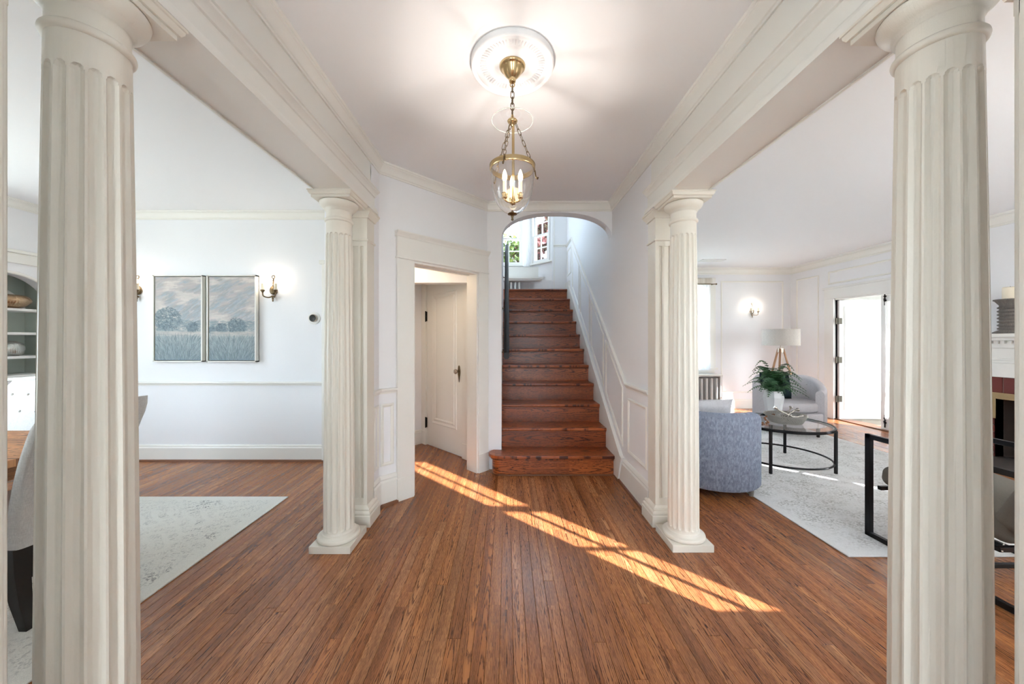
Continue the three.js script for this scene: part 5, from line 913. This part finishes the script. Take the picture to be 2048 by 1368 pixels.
// ------------------------------------------------------------------ fireplace
{
  const X = 5.44, f = thing('fireplace', 'white mantel fireplace with red brick surround and brass frame', 'fireplace', [0, 0, 0]);
  const zc = -3.42, hw = 0.47;
  part('pilaster', rbox(X - 0.13, X, 0, 1.2, zc - hw - 0.5, zc - hw - 0.24, 0.004), M.trim, f); part('pilaster_001', rbox(X - 0.13, X, 0, 1.2, zc + hw + 0.24, zc + hw + 0.5, 0.004), M.trim, f);
  part('frieze', [rbox(X - 0.13, X, 0.905, 1.22, zc - hw - 0.5, zc + hw + 0.5, 0.003), rbox(X - 0.142, X - 0.12, 1.085, 1.105, zc - hw - 0.5, zc + hw + 0.5, 0.003), rbox(X - 0.138, X - 0.12, 1.055, 1.065, zc - hw - 0.5, zc + hw + 0.5, 0.003)], M.trim, f);
  part('mantel_shelf', [rbox(X - 0.24, X, 1.335, 1.374, zc - hw - 0.62, zc + hw + 0.62, 0.005), rbox(X - 0.2, X, 1.3, 1.336, zc - hw - 0.57, zc + hw + 0.57, 0.004), rbox(X - 0.15, X, 1.22, 1.3, zc - hw - 0.52, zc + hw + 0.52, 0.003)], M.trim, f);
  const teeth = []; for (let z = zc - hw - 0.5; z < zc + hw + 0.5; z += 0.05) teeth.push(box(X - 0.172, X - 0.15, 1.268, 1.298, z, z + 0.028));
  const tt = part('dentils', teeth, M.trim, f); tt.userData.kind = 'stuff';
  const reds = [mat(0x7d3a33, 0.75, { bumpMap: mapScale(rolled, 0.1), bumpScale: 0.002 }), mat(0x8a4237, 0.75, { bumpMap: mapScale(rolled, 0.1), bumpScale: 0.002 }), mat(0x6f332e, 0.75)], r = rng(8);
  part('mortar', [box(X - 0.09, X, 0.72, 0.905, zc - hw - 0.24, zc + hw + 0.24), box(X - 0.09, X, 0, 0.73, zc - hw - 0.24, zc - hw), box(X - 0.09, X, 0, 0.73, zc + hw, zc + hw + 0.24)], mat(0xb9aba0, 0.9), f);
  for (let z = zc - hw - 0.235; z < zc + hw + 0.2; z += 0.1) partNumbered('brick', rbox(X - 0.1, X - 0.02, 0.735, 0.9, z + 0.005, z + 0.095, 0.004), reds[Math.floor(r() * 3)], f);
  for (const s of [0, 1]) for (let y = 0.005, k = 0; y < 0.68; y += 0.075, k++) { const a = s ? zc + hw + 0.005 : zc - hw - 0.235; for (const [b, e] of k % 2 ? [[0, 0.23]] : [[0, 0.11], [0.12, 0.23]]) partNumbered('brick', rbox(X - 0.1, X - 0.02, y, y + 0.066, a + b, a + e, 0.004), reds[Math.floor(r() * 3)], f); }
  part('brass_frame', [rbox(X - 0.115, X - 0.1, 0.665, 0.735, zc - hw - 0.06, zc + hw + 0.06, 0.003), rbox(X - 0.115, X - 0.1, 0.45, 0.67, zc - hw - 0.06, zc - hw + 0.02, 0.003), rbox(X - 0.115, X - 0.1, 0, 0.67, zc + hw - 0.02, zc + hw + 0.06, 0.003)], M.brass, f);
  const soot = mat(0x3a302b, 0.95, { bumpMap: mapScale(rolled, 0.2), bumpScale: 0.003 });
  part('firebox', [box(X + 0.42, X + 0.5, 0, 0.9, zc - hw - 0.06, zc + hw + 0.06), box(X - 0.09, X + 0.5, 0, 0.9, zc - hw - 0.08, zc - hw), box(X - 0.09, X + 0.5, 0, 0.9, zc + hw, zc + hw + 0.08), box(X - 0.09, X + 0.5, 0.672, 0.74, zc - hw - 0.06, zc + hw + 0.06), box(X - 0.09, X + 0.5, -0.01, 0.02, zc - hw - 0.06, zc + hw + 0.06)], soot, f, 'soot stained firebox');
  part('hearth', rbox(X - 0.5, X, 0, 0.03, zc - hw - 0.4, zc + hw + 0.4, 0.004), mat(0x4a4542, 0.6), f, 'dark stone hearth');
  const h = thing('candle_holder', 'grey turned wooden candle holder on the mantel', 'candle holder', [X - 0.125, 1.374, -3.75]);
  const pr = [[0, 0], [0.115, 0], [0.115, 0.012], [0.085, 0.03]]; for (let k = 0; k < 7; k++) { const y = 0.045 + k * 0.037; pr.push([0.068, y - 0.008], [0.082, y], [0.085, y + 0.01], [0.07, y + 0.02]); } pr.push([0.07, 0.3], [0.1, 0.345], [0.11, 0.35], [0.11, 0.362], [0, 0.362]);
  part('body', lathe(pr, 40), mat(0x9a938b, 0.8, { map: mapScale(texture(128, 128, (i, j) => { const q = 190 + 60 * fbm(i / 3, j / 30, 3); return [q, q, q]; }), 0.1, 0.3) }), h);
  const cd = thing('pillar_candle', 'white pillar candle standing on the wooden holder', 'candle', [X - 0.125, 1.736, -3.75]);
  part('wax', lathe([[0, 0], [0.05, 0], [0.052, 0.01], [0.052, 0.12], [0.048, 0.128], [0.02, 0.122], [0, 0.12]], 28), M.candle, cd);
  part('wick', rod(V(0, 0.12, 0), V(0.003, 0.138, 0), 0.0015), M.dark, cd);
}

// ------------------------------------------------------------------ outdoors
{
  const paleGround = texture(256, 256, (i, j) => { const n = fbm(i / 6, j / 6, 4); return [176 + 40 * n, 174 + 40 * n, 160 + 38 * n]; });
  const bounceGround = struct('ground', box(-60, 60, -0.6, -0.3, -70, 60), mat(0xffffff, 0.95, { map: mapScale(paleGround, 4) }), 'unseen ground around the house made pale to bounce light indoors', 'ground');  // pale tone chosen so the ground bounces light up to the ceilings
  function tree(label, x, z, h, rad, cols, seed) {
    const t = thing('tree', label, 'tree', [x, -0.3, z]), r = rng(seed);
    part('trunk', [rod(V(0, 0, 0), V(0.1, h * 0.6, 0), rad * 0.09, rad * 0.05, 8), rod(V(0.06, h * 0.4, 0), V(rad * 0.5, h * 0.8, 0.2), rad * 0.05, rad * 0.02, 6), rod(V(0.06, h * 0.45, 0), V(-rad * 0.5, h * 0.85, -0.3), rad * 0.05, rad * 0.02, 6)], mat(0x4a3a2c, 0.9), t);
    cols.forEach((c, q) => {
      const n = 6000, leaf = new THREE.BufferGeometry().setFromPoints([V(-0.09, 0, 0), V(0, 0.14, 0.02), V(0.09, 0, 0), V(-0.09, 0, 0), V(0.09, 0, 0), V(0, -0.14, 0.02)]); leaf.computeVertexNormals();
      const im = new THREE.InstancedMesh(leaf, mat(c, 0.8, { side: THREE.DoubleSide }), n), m = new THREE.Matrix4(), e = new THREE.Euler();
      for (let i = 0; i < n; i++) { const cl = Math.floor(r() * 40), cr = rng(seed * 31 + cl), a = cr() * 6.283, b = cr(), rr = Math.sqrt(cr()) * rad * (0.45 + 0.55 * Math.sin(Math.PI * (0.15 + 0.8 * b))), cx = Math.cos(a) * rr, cy = h * (0.38 + 0.6 * b), cz = Math.sin(a) * rr, s = rad * 0.32, u = Math.acos(2 * r() - 1), v = r() * 6.283, q2 = Math.cbrt(r()) * s; m.makeRotationFromEuler(e.set(r() * 6.3, r() * 6.3, r() * 6.3)).setPosition(cx + Math.sin(u) * Math.cos(v) * q2, cy + Math.cos(u) * q2 * 0.7, cz + Math.sin(u) * Math.sin(v) * q2); im.setMatrixAt(i, m); }
      im.name = q ? 'foliage_001' : 'foliage'; im.userData.kind = 'stuff'; lit(im); t.add(im);
    });
    return t;
  }
  tree('bright yellow green tree outside the landing window', -1.8, -19, 10.5, 3.1, [0x4c5a1c, 0x36481a], 3);
  tree('reddish blossoming tree beside the neighbouring house', 2.3, -18, 7.6, 1.8, [0x7a4a48, 0x4c3c28], 4);
  tree('blue green tree at the right of the landing window', 5.0, -16, 9.0, 2.4, [0x24382f, 0x32483a], 5);
  tree('green tree outside the living room back window', 8.0, -15, 6.5, 2.2, [0x31491f, 0x263c1a], 6);
  tree('green tree beyond the sunroom', 13.5, -11.5, 6.5, 2.4, [0x3a4f28, 0x2b4420], 7);
  tree('tall tree beyond the dining room window', -12, -3, 7.0, 2.6, [0x3a4f28, 0x2b4420], 8);
  const hs = thing('neighbour_house', 'grey roofed neighbouring house seen through the landing window', 'house', [-0.6, -0.3, -25.5]);
  part('wall', box(-4, 4.6, 0, 5.9, -6, 0), mat(0x4d5c5e, 0.8), hs);
  const roof = part('roof', new THREE.ExtrudeGeometry((() => { const s = new THREE.Shape(); s.moveTo(0.7, 5.7); s.lineTo(-3, 9.2); s.lineTo(-6.7, 5.7); s.closePath(); return s; })(), { depth: 9.4, bevelEnabled: false }).rotateY(-Math.PI / 2).translate(5.0, 0, 0), mat(0x45443f, 0.9), hs);
  for (const [i, x] of [-2.2, 0.6, 3].entries()) { const wn = part(i ? `window_00${i}` : 'window', box(x - 0.55, x + 0.55, 3.9, 5.2, 0, 0.06), M.white, hs); part('pane', box(x - 0.45, x + 0.45, 4.0, 5.1, 0.05, 0.07), mat(0x39454d, 0.1), wn); }
}

renderer.render(scene, camera);
